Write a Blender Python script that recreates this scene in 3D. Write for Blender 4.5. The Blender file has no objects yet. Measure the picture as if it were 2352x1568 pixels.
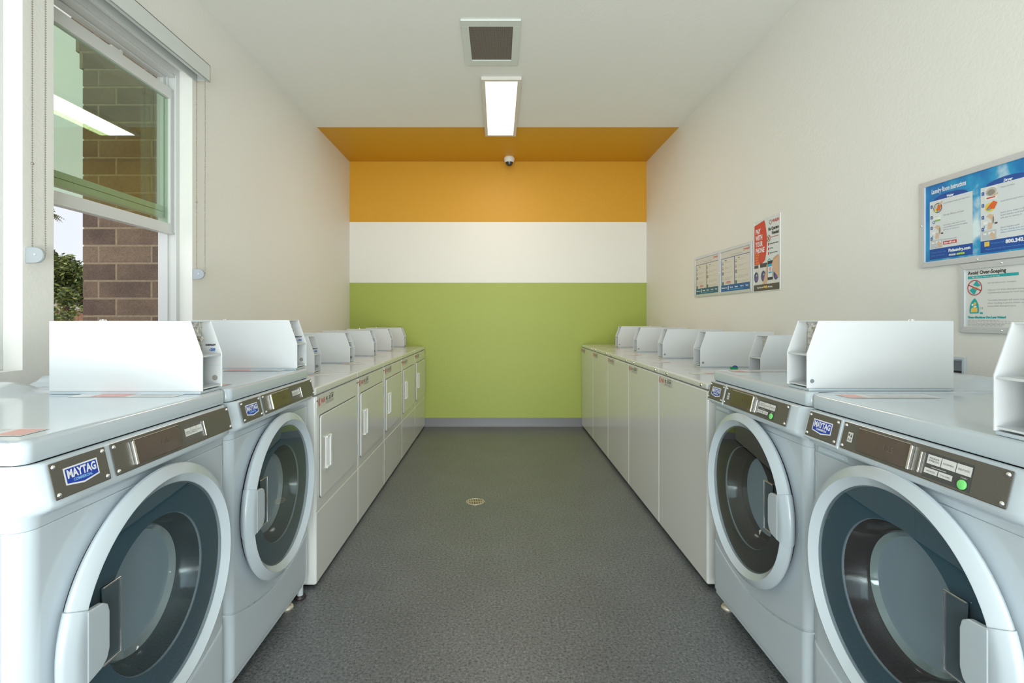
import bpy, bmesh, math, random
from mathutils import Vector, Matrix
random.seed(7)
C = bpy.context.scene.collection
PI = math.pi
sc = bpy.context.scene

# ---------------------------------------------------------------- camera
CAMZ = 1.222
FPX = 1170.0                       # focal length in pixels of a 2352-wide frame
cam_d = bpy.data.cameras.new('camera'); cam = bpy.data.objects.new('camera', cam_d); C.objects.link(cam)
cam.location = (0, 0, CAMZ); cam.rotation_euler = (PI/2, 0, 0)
cam_d.sensor_width = 36.0; cam_d.lens = 36.0*FPX/2352
cam_d.shift_x = (1176-1143.7)/2352; cam_d.shift_y = -(784-731)/2352
cam_d.clip_start = 0.05; cam_d.clip_end = 200
sc.camera = cam
sc.view_settings.view_transform = 'Standard'; sc.view_settings.look = 'None'
sc.view_settings.gamma = 1; sc.view_settings.use_curve_mapping = False
sc.view_settings.exposure = 1.10

# ---------------------------------------------------------------- sky
w = bpy.data.worlds.new('World'); sc.world = w; w.use_nodes = True
nt = w.node_tree; nt.nodes.clear()
wo = nt.nodes.new('ShaderNodeOutputWorld'); bg = nt.nodes.new('ShaderNodeBackground')
tc = nt.nodes.new('ShaderNodeTexCoord'); nz = nt.nodes.new('ShaderNodeTexNoise'); nz.inputs['Scale'].default_value = 3.0
nz.inputs['Detail'].default_value = 6
rp = nt.nodes.new('ShaderNodeValToRGB')
rp.color_ramp.elements[0].position = .35; rp.color_ramp.elements[0].color = (.80, .85, .93, 1)
rp.color_ramp.elements[1].position = .6; rp.color_ramp.elements[1].color = (.93, .94, .95, 1)
nt.links.new(tc.outputs['Generated'], nz.inputs['Vector']); nt.links.new(nz.outputs['Fac'], rp.inputs['Fac'])
nt.links.new(rp.outputs['Color'], bg.inputs['Color']); bg.inputs['Strength'].default_value = 0.50
nt.links.new(bg.outputs['Background'], wo.inputs['Surface'])

# ---------------------------------------------------------------- lights: daylight through the glazed entrance, side windows, plus an added ceiling fill
def area(name, loc, rot, sx, sy, power, col):
    d = bpy.data.lights.new(name, 'AREA'); d.shape = 'RECTANGLE'; d.size = sx; d.size_y = sy; d.energy = power; d.color = col
    o = bpy.data.objects.new(name, d); C.objects.link(o); o.location = loc; o.rotation_euler = rot
    return o
area('daylight_entrance', (0.0, -3.4, 1.45), (PI/2, 0, 0), 3.6, 2.6, 112, (.80, .91, 1.0))
area('ceiling_fill', (0.0, -2.50, .35), (PI/2+.60, 0, 0), 3.2, .6, 62, (.97, .97, .95))    # added fill aimed upward to brighten the ceiling
area('daylight_window', (-2.75, 1.36, 1.78), (0, -PI/2, 0), 1.8, 1.7, 2.5, (.92, .97, 1.0))
sun_d = bpy.data.lights.new('sun', 'SUN'); sun_d.energy = 0.5; sun_d.angle = .3; sun_d.color = (1, .95, .88)
sun = bpy.data.objects.new('sun', sun_d); C.objects.link(sun); sun.location = (-4, -6, 8)
sun.rotation_euler = Vector((-.12, .75, -.8)).to_track_quat('-Z', 'Y').to_euler()

# ---------------------------------------------------------------- materials
MATS = {}
def mat(name, col, rough=.5, metal=0, coat=0, spec=.5, emit=None, es=0, bump=0, bscale=200, bdist=.001, nscale=0, namt=0, alpha=None):
    if name in MATS: return MATS[name]
    m = bpy.data.materials.new(name); m.use_nodes = True; n = m.node_tree; p = n.nodes['Principled BSDF']
    p.inputs['Base Color'].default_value = (*col, 1); p.inputs['Roughness'].default_value = rough
    p.inputs['Metallic'].default_value = metal; p.inputs['Coat Weight'].default_value = coat
    p.inputs['Coat Roughness'].default_value = .05; p.inputs['Specular IOR Level'].default_value = spec
    if emit: p.inputs['Emission Color'].default_value = (*emit, 1); p.inputs['Emission Strength'].default_value = es
    t = n.nodes.new('ShaderNodeTexCoord')
    if bump:
        z = n.nodes.new('ShaderNodeTexNoise'); z.inputs['Scale'].default_value = bscale; z.inputs['Detail'].default_value = 3
        b = n.nodes.new('ShaderNodeBump'); b.inputs['Strength'].default_value = bump; b.inputs['Distance'].default_value = bdist
        n.links.new(t.outputs['Object'], z.inputs['Vector']); n.links.new(z.outputs['Fac'], b.inputs['Height']); n.links.new(b.outputs['Normal'], p.inputs['Normal'])
    if namt:
        z = n.nodes.new('ShaderNodeTexNoise'); z.inputs['Scale'].default_value = nscale; z.inputs['Detail'].default_value = 5
        r = n.nodes.new('ShaderNodeValToRGB'); lo = tuple(c*(1-namt) for c in col); hi = tuple(min(1, c*(1+namt)) for c in col)
        r.color_ramp.elements[0].position = .3; r.color_ramp.elements[0].color = (*lo, 1)
        r.color_ramp.elements[1].position = .7; r.color_ramp.elements[1].color = (*hi, 1)
        n.links.new(t.outputs['Object'], z.inputs['Vector']); n.links.new(z.outputs['Fac'], r.inputs['Fac']); n.links.new(r.outputs['Color'], p.inputs['Base Color'])
    MATS[name] = m
    return m
def glassmat(name, tint, refl=1.0, rough=0.0, body=None, bodyamt=0):
    m = bpy.data.materials.new(name); m.use_nodes = True; n = m.node_tree; n.nodes.clear()
    o = n.nodes.new('ShaderNodeOutputMaterial'); tr = n.nodes.new('ShaderNodeBsdfTransparent'); tr.inputs['Color'].default_value = (*tint, 1)
    g = n.nodes.new('ShaderNodeBsdfGlossy'); g.inputs['Roughness'].default_value = rough
    lw = n.nodes.new('ShaderNodeLayerWeight'); pw = n.nodes.new('ShaderNodeMath'); pw.operation = 'POWER'; pw.inputs[1].default_value = 4.2
    f = n.nodes.new('ShaderNodeMath'); f.operation = 'MULTIPLY_ADD'; f.inputs[1].default_value = .95; f.inputs[2].default_value = .045
    n.links.new(lw.outputs['Facing'], pw.inputs[0]); n.links.new(pw.outputs[0], f.inputs[0])
    mu = n.nodes.new('ShaderNodeMath'); mu.operation = 'MULTIPLY'; mu.inputs[1].default_value = refl; mu.use_clamp = True
    mx = n.nodes.new('ShaderNodeMixShader')
    n.links.new(f.outputs[0], mu.inputs[0]); n.links.new(mu.outputs[0], mx.inputs[0])
    src = tr.outputs[0]
    if body:
        d = n.nodes.new('ShaderNodeBsdfDiffuse'); d.inputs['Color'].default_value = (*body, 1)
        m2 = n.nodes.new('ShaderNodeMixShader'); m2.inputs[0].default_value = bodyamt
        n.links.new(tr.outputs[0], m2.inputs[1]); n.links.new(d.outputs[0], m2.inputs[2]); src = m2.outputs[0]
    n.links.new(src, mx.inputs[1]); n.links.new(g.outputs[0], mx.inputs[2]); n.links.new(mx.outputs[0], o.inputs['Surface'])
    MATS[name] = m
    return m

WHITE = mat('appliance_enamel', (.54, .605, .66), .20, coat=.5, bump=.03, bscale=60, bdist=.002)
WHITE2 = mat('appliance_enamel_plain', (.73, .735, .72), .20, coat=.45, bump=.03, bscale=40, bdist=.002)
BOXW = mat('coin_box_paint', (.70, .72, .74), .22, coat=.35, bump=.04, bscale=14, bdist=.004)
PLATE = mat('brushed_grey_plate', (.17, .16, .14), .38, metal=.55, nscale=900, namt=.15)
CHROME = mat('chrome', (.85, .85, .85), .15, metal=1)
STEEL = mat('stainless_drum', (.55, .56, .57), .3, metal=1, nscale=30, namt=.1)
MECH = mat('coin_mechanism_metal', (.62, .58, .53), .35, metal=.8, nscale=120, namt=.5)
RUBBER = mat('dark_gasket', (.035, .02, .022), .45)
BLACK = mat('black_gap', (.01, .01, .01), .6)
DISPLAY = mat('smoked_display', (.085, .06, .045), .12, coat=.6)
RING_REFL = mat('door_backing_daylight_tint', (.07, .15, .20), .3, coat=.3)  # blue of reflected daylight put into the backing colour
DOORW = mat('door_ring_plastic', (.50, .56, .61), .25, coat=.4)
PLAST = mat('clear_grey_plastic', (.42, .46, .49), .4)
SILVER = mat('anodised_frame', (.66, .68, .72), .28, metal=.35)
VINYL = mat('vinyl_frame_white', (.68, .69, .68), .35)
SHADE = mat('shade_fascia', (.66, .69, .68), .4)
FOOTM = mat('foot_metal', (.7, .65, .55), .35, metal=.6, nscale=80, namt=.3)
DGLASS = glassmat('door_glass', (.68, .75, .78), 1.8)
BOWL_REFL = glassmat('door_bowl_pale_reflection', (.62, .68, .66), 3.0, .04, (.62, .68, .64), .80)  # pale body colour stands in for reflections in the washer bowl
BOWLD_REFL = glassmat('dryer_bowl_pale_reflection', (.5, .55, .56), 3.0, .03, (.66, .68, .66), .78)  # pale reflection patch of the dryer doors mixed in as body colour
COLLAR = mat('dark_maroon_collar', (.045, .03, .034), .18, coat=.6)
GREENG = glassmat('window_glass_green', (.80, .90, .79), 1.5)
CLEARG = glassmat('window_glass_clear', (.94, .95, .92), 1.0)
def flat(col, name=None):
    k = name or 'print_%d_%d_%d' % tuple(int(c*99) for c in col)
    return mat(k, col, .45)

# ---------------------------------------------------------------- helpers
def link(name, me, parent=None):
    o = bpy.data.objects.new(name, me); C.objects.link(o)
    if parent: o.parent = parent
    return o
def empty(name, loc=(0, 0, 0), rz=0):
    o = bpy.data.objects.new(name, None); C.objects.link(o); o.location = loc; o.rotation_euler = (0, 0, rz); o.empty_display_size = .1
    return o
def tag(o, label, cat, group=None, kind=None):
    o['label'] = label; o['category'] = cat
    if group: o['group'] = group
    if kind: o['kind'] = kind
    return o
class MB:
    def __init__(s): s.bm = bmesh.new(); s.mats = []
    def mi(s, m):
        if m not in s.mats: s.mats.append(m)
        return s.mats.index(m)
    def add(s, tmp, m=None, smooth=True):
        me = bpy.data.meshes.new('t'); tmp.to_mesh(me); tmp.free()
        k = len(s.bm.faces); s.bm.from_mesh(me); bpy.data.meshes.remove(me)
        s.bm.faces.ensure_lookup_table()
        i = s.mi(m) if m else 0
        for f in s.bm.faces[k:]: f.material_index = i; f.smooth = smooth
        return s
    def box(s, x0, x1, y0, y1, z0, z1, bev=0, m=None, seg=2, smooth=True):
        t = bmesh.new(); bmesh.ops.create_cube(t, size=1)
        for v in t.verts: v.co = Vector(((x0+x1)/2+v.co.x*abs(x1-x0), (y0+y1)/2+v.co.y*abs(y1-y0), (z0+z1)/2+v.co.z*abs(z1-z0)))
        if bev: bmesh.ops.bevel(t, geom=list(t.edges), offset=bev, segments=seg, profile=.5, affect='EDGES')
        return s.add(t, m, bool(bev) and smooth)
    def prism(s, pts, axis, a, b, bev=0, m=None, smooth=False):
        # pts: polygon in the two other axes; axis 0:x -> pts (y,z); 1:y -> (x,z); 2:z -> (x,y)
        t = bmesh.new()
        def mk(p, h): return {0: (h, p[0], p[1]), 1: (p[0], h, p[1]), 2: (p[0], p[1], h)}[axis]
        A = [t.verts.new(mk(p, a)) for p in pts]; B = [t.verts.new(mk(p, b)) for p in pts]
        t.faces.new(A); t.faces.new(B[::-1]); n = len(pts)
        for i in range(n): t.faces.new((A[i], B[i], B[(i+1) % n], A[(i+1) % n]))
        bmesh.ops.recalc_face_normals(t, faces=t.faces)
        if bev: bmesh.ops.bevel(t, geom=list(t.edges), offset=bev, segments=2, profile=.5, affect='EDGES')
        return s.add(t, m, smooth or bool(bev))
    def lathe(s, prof, axis=0, c=(0, 0, 0), n=48, m=None, a0=0, a1=2*PI, closed=False, smooth=True, capends=False):
        # prof: (r, h) pairs, revolved about axis through c
        t = bmesh.new(); full = abs(a1-a0-2*PI) < 1e-6; N = n if full else n+1; rings = []
        for i in range(N):
            a = a0+(a1-a0)*i/n; ca, sa = math.cos(a), math.sin(a); ring = []
            for r, h in prof:
                p = {0: (h, r*ca, r*sa), 1: (r*ca, h, r*sa), 2: (r*ca, r*sa, h)}[axis]
                ring.append(t.verts.new(Vector(p)+Vector(c)))
            rings.append(ring)
        K = len(prof); last = K if closed else K-1
        for i in range(n):
            A = rings[i]; B = rings[(i+1) % N]
            for k in range(last):
                k2 = (k+1) % K
                t.faces.new((A[k], A[k2], B[k2], B[k]))
        if capends and not full and K > 2:
            t.faces.new(rings[0]); t.faces.new(rings[-1][::-1])
        bmesh.ops.remove_doubles(t, verts=t.verts, dist=1e-6)
        bmesh.ops.recalc_face_normals(t, faces=t.faces)
        return s.add(t, m, smooth)
    def cyl(s, p0, p1, r, r2=None, n=16, m=None, smooth=True):
        t = bmesh.new(); p0 = Vector(p0); p1 = Vector(p1); d = p1-p0
        bmesh.ops.create_cone(t, cap_ends=True, segments=n, radius1=r, radius2=r if r2 is None else r2, depth=d.length)
        M = Matrix.Translation((p0+p1)/2) @ d.to_track_quat('Z', 'Y').to_matrix().to_4x4()
        t.transform(M)
        return s.add(t, m, smooth)
    def ball(s, c, r, sx=1, sy=1, sz=1, n=12, m=None):
        t = bmesh.new(); bmesh.ops.create_uvsphere(t, u_segments=n, v_segments=max(6, n//2), radius=r)
        for v in t.verts: v.co = Vector((v.co.x*sx, v.co.y*sy, v.co.z*sz))+Vector(c)
        return s.add(t, m)
    def quad(s, pts, m=None):
        t = bmesh.new(); t.faces.new([t.verts.new(p) for p in pts]); return s.add(t, m, False)
    def grid(s, rows, m=None, smooth=True, close=False):
        t = bmesh.new(); V = [[t.verts.new(p) for p in r] for r in rows]
        for i in range(len(V)-1):
            for j in range(len(V[0])-1): t.faces.new((V[i][j], V[i][j+1], V[i+1][j+1], V[i+1][j]))
        bmesh.ops.recalc_face_normals(t, faces=t.faces)
        return s.add(t, m, smooth)
    def art(s, pts, n, col):
        # flat printed shape: points (a,b) on the plane x=n, a=+y, b=+z
        t = bmesh.new(); vs = [t.verts.new((n, p[0], p[1])) for p in pts]; f = t.faces.new(vs); f.normal_update()
        if f.normal.x < 0: f.normal_flip()
        return s.add(t, col if not isinstance(col, tuple) else flat(col), False)
    def rect(s, a0, b0, a1, b1, n, col): return s.art([(a0, b0), (a1, b0), (a1, b1), (a0, b1)], n, col)
    def disc(s, a, b, r, n, col, ry=None, k=20): return s.art([(a+r*math.cos(2*PI*i/k), b+(ry or r)*math.sin(2*PI*i/k)) for i in range(k)], n, col)
    def ring(s, a, b, r, w_, n, col, k=28):
        for i in range(k):
            t0, t1 = 2*PI*i/k, 2*PI*(i+1)/k
            s.art([(a+r*math.cos(t0), b+r*math.sin(t0)), (a+r*math.cos(t1), b+r*math.sin(t1)), (a+(r-w_)*math.cos(t1), b+(r-w_)*math.sin(t1)), (a+(r-w_)*math.cos(t0), b+(r-w_)*math.sin(t0))], n, col)
        return s
    def text(s, body, a, b, h, n, col, width=None, bold=0, align='LEFT', shear=0, M=None):
        cu = bpy.data.curves.new('t', 'FONT'); cu.body = body; cu.size = h/.7; cu.offset = bold; cu.align_x = align; cu.shear = shear
        cu.resolution_u = 2
        ob = bpy.data.objects.new('t', cu); C.objects.link(ob); bpy.context.view_layer.update()
        me = bpy.data.meshes.new_from_object(ob.evaluated_get(bpy.context.evaluated_depsgraph_get()))
        bpy.data.objects.remove(ob); bpy.data.curves.remove(cu)
        xs = [v.co.x for v in me.vertices] or [0, 1]; wd = max(xs)-min(xs); k = (width/wd) if width and wd > 0 else 1
        t = bmesh.new(); t.from_mesh(me); bpy.data.meshes.remove(me)
        for v in t.verts: v.co = Vector((n, a+v.co.x*k, b+v.co.y))
        if M: t.transform(M)
        return s.add(t, col if not isinstance(col, tuple) else flat(col), False)
    def build(s, name, m=None, parent=None, autosmooth=None):
        me = bpy.data.meshes.new(name); s.bm.to_mesh(me); s.bm.free()
        for q in (s.mats or ([m] if m else [])): me.materials.append(q if q else m)
        if m and None in s.mats: pass
        if autosmooth: me.set_sharp_from_angle(angle=math.radians(autosmooth))
        return link(name, me, parent)
def bld(mb, name, m, parent=None, ang=40):
    # one-material mesh
    me = bpy.data.meshes.new(name); mb.bm.to_mesh(me); mb.bm.free(); me.materials.append(m)
    for p in me.polygons: p.material_index = 0
    me.set_sharp_from_angle(angle=math.radians(ang))
    o = link(name, me, parent); md = o.modifiers.new('weighted_normals', 'WEIGHTED_NORMAL'); md.keep_sharp = True
    return o
def cut(o, cutter_mb):
    c = bld(cutter_mb, 'cutter', BLACK)
    md = o.modifiers.new('b', 'BOOLEAN'); md.operation = 'DIFFERENCE'; md.solver = 'EXACT'; md.object = c
    bpy.context.view_layer.update()
    me = bpy.data.meshes.new_from_object(o.evaluated_get(bpy.context.evaluated_depsgraph_get()))
    o.modifiers.clear(); o.modifiers.new('weighted_normals', 'WEIGHTED_NORMAL').keep_sharp = True; old = o.data; o.data = me; bpy.data.meshes.remove(old)
    bpy.data.objects.remove(c)
    me.set_sharp_from_angle(angle=math.radians(35))
def copy_tree(o, parent=None):
    c = o.copy(); C.objects.link(c)
    if parent: c.parent = parent
    for ch in list(o.children): copy_tree(ch, c)
    return c

# ================================================================ THE ROOM
XL, XR, YB, YF, ZC = -1.676, 1.679, 5.755, -1.75, 2.993
WALLP = mat('wall_paint', (.84, .83, .795), .55, bump=.35, bscale=70, bdist=.003)
CEILP = mat('ceiling_paint', (.87, .87, .84), .6, bump=.25, bscale=70, bdist=.003)
OR = mat('orange_paint', (.68, .34, .012), .5, bump=.3, bscale=70, bdist=.003)
ORC = mat('orange_ceiling_paint', (.68, .34, .012), .5, bump=.3, bscale=70, bdist=.003)
GR = mat('green_paint', (.40, .47, .09), .5, bump=.3, bscale=70, bdist=.003)
WB = mat('white_band_paint', (.86, .845, .80), .5, bump=.3, bscale=70, bdist=.003)
def structure(o): o['kind'] = 'structure'; return o

# floor material: mottled dark speckled sheet vinyl
fm = bpy.data.materials.new('speckled_vinyl'); fm.use_nodes = True; n = fm.node_tree; p = n.nodes['Principled BSDF']
t = n.nodes.new('ShaderNodeTexCoord')
z1 = n.nodes.new('ShaderNodeTexNoise'); z1.inputs['Scale'].default_value = 95; z1.inputs['Detail'].default_value = 4; z1.inputs['Roughness'].default_value = .8
z2 = n.nodes.new('ShaderNodeTexNoise'); z2.inputs['Scale'].default_value = 3.5; z2.inputs['Detail'].default_value = 3
r1 = n.nodes.new('ShaderNodeValToRGB'); e = r1.color_ramp.elements
e[0].position = .36; e[0].color = (.026, .032, .044, 1); e[1].position = .46; e[1].color = (.135, .148, .160, 1)
q = e.new(.58); q.color = (.19, .20, .21, 1); q = e.new(.72); q.color = (.42, .42, .41, 1)
mx = n.nodes.new('ShaderNodeMix'); mx.data_type = 'RGBA'; mx.blend_type = 'MULTIPLY'; mx.inputs[0].default_value = .5
r2 = n.nodes.new('ShaderNodeValToRGB'); r2.color_ramp.elements[0].position = .3; r2.color_ramp.elements[0].color = (.72, .72, .72, 1); r2.color_ramp.elements[1].position = .7
n.links.new(t.outputs['Object'], z1.inputs['Vector']); n.links.new(t.outputs['Object'], z2.inputs['Vector'])
n.links.new(z1.outputs['Fac'], r1.inputs['Fac']); n.links.new(z2.outputs['Fac'], r2.inputs['Fac'])
n.links.new(r1.outputs['Color'], mx.inputs['A']); n.links.new(r2.outputs['Color'], mx.inputs['B']); n.links.new(mx.outputs['Result'], p.inputs['Base Color'])
p.inputs['Roughness'].default_value = .33
bp = n.nodes.new('ShaderNodeBump'); bp.inputs['Strength'].default_value = .10; bp.inputs['Distance'].default_value = .002
n.links.new(z1.outputs['Fac'], bp.inputs['Height']); n.links.new(bp.outputs['Normal'], p.inputs['Normal'])
b = MB(); b.box(XL-.2, XR+.2, YF-.2, YB+.2, -.1, 0); structure(bld(b, 'floor', fm))

# ceiling with the orange band wrapped onto it
b = MB(); b.box(XL-.2, XR+.2, YF-.2, 4.72, ZC, ZC+.12, m=CEILP); b.box(XL-.2, XR+.2, 4.72, YB+.2, ZC, ZC+.12, m=ORC)
structure(b.build('ceiling'))
# back wall in three painted bands
b = MB(); b.box(XL-.2, XR+.2, YB, YB+.15, -.05, 1.625, m=GR); b.box(XL-.2, XR+.2, YB, YB+.15, 1.625, 2.309, m=WB); b.box(XL-.2, XR+.2, YB, YB+.15, 2.309, ZC+.05, m=OR)
structure(b.build('wall_back'))
# right wall with the recess of the outlet box
OY0, OY1, OZ0, OZ1 = 1.839, 2.06, .90, 1.072
b = MB()
b.box(XR, XR+.15, YF, OY0, -.05, ZC+.05); b.box(XR, XR+.15, OY1, YB+.1, -.05, ZC+.05); b.box(XR, XR+.15, OY0, OY1, -.05, OZ0); b.box(XR, XR+.15, OY0, OY1, OZ1, ZC+.05)
structure(bld(b, 'wall_right', WALLP))
# left wall with two window openings
W1 = (1.922, 2.793); W2 = (.925, 1.796); WZ0, WZ1 = 1.04, 2.575; XO = -1.86
b = MB(); segs = [(YF, W2[0]), (W2[1], W1[0]), (W1[1], YB+.1)]
for a, c in segs: b.box(XO, XL, a, c, -.05, ZC+.05)
for a, c in (W2, W1): b.box(XO, XL, a, c, -.05, WZ0); b.box(XO, XL, a, c, WZ1, ZC+.05)
structure(bld(b, 'wall_left', WALLP))
# front wall behind the camera: glazed entrance
b = MB(); b.box(XL-.1, -1.5, YF-.12, YF, 0, ZC); b.box(1.5, XR+.1, YF-.12, YF, 0, ZC); b.box(-1.5, 1.5, YF-.12, YF, 2.75, ZC); structure(bld(b, 'wall_front', WALLP))
b = MB(); b.box(-1.5, -1.44, YF-.08, YF-.03, 0, 2.75); b.box(1.44, 1.5, YF-.08, YF-.03, 0, 2.75); b.box(-.03, .03, YF-.08, YF-.03, 0, 2.75)
b.box(-1.5, 1.5, YF-.08, YF-.03, 2.69, 2.75); b.box(-1.5, 1.5, YF-.08, YF-.03, 0, .1); b.box(-1.5, 1.5, YF-.08, YF-.03, 2.08, 2.13)
dr = structure(bld(b, 'door_1', SILVER))
b = MB(); b.box(-1.44, 1.44, YF-.06, YF-.054, .1, 2.69); bld(b, 'pane', CLEARG, dr)
# baseboard
BB = mat('vinyl_cove_base', (.20, .20, .225), .4)
b = MB(); b.prism([(YB, 0), (YB-.016, 0), (YB-.012, .008), (YB-.006, .02), (YB-.004, .099), (YB, .1)], 0, XL, XR)
structure(bld(b, 'baseboard_back', BB))

# ---------------------------------------------------------------- windows
def window(name, y0, y1):
    f = MB(); xa, xb = -1.85, -1.752
    f.box(xa, xb, y0, y0+.022, WZ0, WZ1, .002); f.box(xa, xb, y1-.022, y1, WZ0, WZ1, .002)
    f.box(xa-.001, xb-.001, y0+.001, y1-.001, WZ1-.046, WZ1-.0005, .002); f.box(xa-.001, xb-.001, y0+.001, y1-.001, WZ0+.0005, WZ0+.03, .002)
    f.box(-1.752, -1.745, y1-.03, y1-.0005, WZ0+.001, WZ1-.001, .001); f.box(-1.752, -1.745, y0+.0005, y0+.03, WZ0+.001, WZ1-.001, .001); f.box(-1.752, -1.7455, y0+.001, y1-.001, WZ1-.036, WZ1-.0015, .001)
    f.box(-1.80, -1.79, y1-.034, y1-.022, WZ0, WZ1, .001)
    o = structure(bld(f, name, VINYL))
    # upper (outer) sash
    ya, yb = y0+.022, y1-.022; g = MB()
    g.box(-1.8355, -1.8005, ya, ya+.03, 1.766, WZ1-.047, .002); g.box(-1.8355, -1.8005, yb-.03, yb-.0005, 1.766, WZ1-.047, .002)
    g.box(-1.835, -1.80, ya, yb, WZ1-.056, WZ1-.0465, .002); g.box(-1.835, -1.80, ya, yb, 1.765, 1.795, .002); g.box(-1.83, -1.80, ya, yb, 1.797, 1.826, .002)
    us = bld(g, 'upper_sash', VINYL, o)
    g = MB(); g.box(-1.82, -1.817, ya+.02, yb-.02, 1.80, WZ1-.05); bld(g, 'pane', CLEARG, us)
    # lower (inner) sash, slid up
    g = MB(); s0, s1 = 1.68, 2.462
    g.box(-1.7925, -1.7625, ya, ya+.024, s0+.001, s1-.001, .002); g.box(-1.7925, -1.7625, yb-.03, yb-.0005, s0+.001, s1-.001, .002)
    g.box(-1.792, -1.762, ya, yb, s1-.058, s1, .003); g.box(-1.792, -1.762, ya, yb, s0, s0+.052, .003); g.box(-1.795, -1.758, ya, yb, s0-.004, s0+.006, .001)
    ls = bld(g, 'lower_sash', VINYL, o)
    g = MB(); g.box(-1.779, -1.775, ya+.02, yb-.02, s0+.04, s1-.05); bld(g, 'pane', GREENG, ls)
    g = MB(); g.box(-1.785, -1.765, (ya+yb)/2-.03, (ya+yb)/2+.03, s1, s1+.012, .003); g.box(-1.775, -1.768, (ya+yb)/2+.03, (ya+yb)/2+.045, s1, s1+.02, .002); bld(g, 'sash_lock', VINYL, ls)
    return o
window('window_1', *W1); window('window_2', *W2)

CHAIN = mat('bead_chain', (.34, .31, .27), .35, metal=.4)
def shade(y0, y1, yc, far_hook, zt, label):
    r = empty('roller_shade', (XL, (y0+y1)/2, 2.63)); tag(r, label, 'window shade', 'roller shades over the left wall windows')
    M0 = Matrix.Translation(-Vector((XL, (y0+y1)/2, 2.63)))
    def fin(mb, nm, m, par=r):
        mb.bm.transform(M0); return bld(mb, nm, m, par)
    b = MB(); b.box(XL+.001, -1.600, y0, y1, 2.622, 2.627, .001); b.box(-1.604, -1.600, y0, y1, 2.534, 2.627, .001); b.box(XL+.001, -1.600, y1-.004, y1, 2.540, 2.627, .001)
    b.box(XL+.001, -1.600, y0, y0+.004, 2.540, 2.627, .001); b.box(-1.62, -1.600, y0, y1, 2.534, 2.537)
    b.box(XL+.001, XL+.006, y0, y1, 2.534, 2.627)
    fin(b, 'fascia', SHADE)
    b = MB(); b.cyl((-1.638, y0+.01, 2.585), (-1.638, y1-.01, 2.585), .026, n=20); fin(b, 'shade_roll', VINYL)
    for yy, zz in yc:
        b = MB(); X0, X1 = -1.656, -1.610; zc = zz
        pts = []; h = 2.56-zc
        N = int(h/.0085)
        for i in range(N): pts.append((X0-.0006*math.sin(i/N*PI), yy, 2.56-i*.0085)); pts.append((X1+.0008*math.sin(i/N*PI*2), yy, 2.56-i*.0085))
        for i in range(12): a = PI+PI*i/11; pts.append((-1.633+.023*math.cos(a), yy, zc+.023*math.sin(a)*.9))
        for q in pts:
            t = bmesh.new(); bmesh.ops.create_icosphere(t, subdivisions=1, radius=.0034); t.transform(Matrix.Translation(q)); b.add(t)
        b.cyl((X0, yy, 2.56), (X0, yy, zc), .0008, n=5); b.cyl((X1, yy, 2.56), (X1, yy, zc), .0008, n=5)
        b.ball((X0, yy, 1.86 if zz > 1.46 else 1.772), .0055, n=8)
        fin(b, 'bead_chain', CHAIN)
        b = MB(); b.lathe([(.0, -.006), (.026, -.006), (.028, -.003), (.028, .003), (.026, .006), (.0, .006)], 1, (-1.640, yy, zc-.008), n=28)
        b.box(XL+.001, -1.640, yy-.0052, yy+.0052, zc-.036, zc+.020, .002)
        te = fin(b, 'chain_tensioner', PLAST)
        b = MB(); b.lathe([(0, -.0075), (.004, -.0075), (.005, -.006), (.005, .006), (.004, .0075), (0, .0075)], 1, (-1.642, yy, zc-.006), n=16); fin(b, 'screw_cap', SILVER, te)
    return r
shade(1.828, 2.835, [(2.80, 1.473)], True, 0, 'grey roller shade fascia with bead chain on the far side of the visible window')
shade(.80, 1.822, [(1.812, 1.455)], True, 0, 'roller shade whose thick bead chain hangs nearest the camera left of the window')

# ---------------------------------------------------------------- ceiling fittings
r = empty('ceiling_vent', (-.043, 3.28, ZC)); tag(r, 'square exhaust vent with grey perforated grille and pale frame in the ceiling', 'vent')
b = MB(); zz = -.012; x0, x1, y0, y1 = -.180, .180, -.268, .268; xi, yi0, yi1 = .134, -.205, .198
b.prism([(x0, y0), (x1, y0), (x1, yi0), (x0, yi0)], 2, zz, 0, .002); b.prism([(x0, yi1), (x1, yi1), (x1, y1), (x0, y1)], 2, zz, 0, .002)
b.prism([(x0, yi0), (-xi, yi0), (-xi, yi1), (x0, yi1)], 2, zz, 0, .0008); b.prism([(xi, yi0), (x1, yi0), (x1, yi1), (xi, yi1)], 2, zz, 0, .0008)
b.ball((0, -.235, zz), .004, sz=.5); b.ball((0, .235, zz), .004, sz=.5)
bld(b, 'frame', mat('vent_frame_paint', (.70, .74, .70), .45), r)
gm = bpy.data.materials.new('perforated_grille'); gm.use_nodes = True; n = gm.node_tree; p = n.nodes['Principled BSDF']; p.inputs['Roughness'].default_value = .6
t = n.nodes.new('ShaderNodeTexCoord'); v = n.nodes.new('ShaderNodeTexVoronoi'); v.inputs['Scale'].default_value = 170; v.inputs['Randomness'].default_value = .15
rr = n.nodes.new('ShaderNodeValToRGB'); rr.color_ramp.elements[0].position = .3; rr.color_ramp.elements[0].color = (.03, .025, .02, 1); rr.color_ramp.elements[1].position = .42; rr.color_ramp.elements[1].color = (.24, .21, .19, 1)
n.links.new(t.outputs['Object'], v.inputs['Vector']); n.links.new(v.outputs['Distance'], rr.inputs['Fac']); n.links.new(rr.outputs['Color'], p.inputs['Base Color'])
b = MB(); b.box(-xi, xi, yi0, yi1, -.006, -.001); bld(b, 'grille', gm, r)

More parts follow.
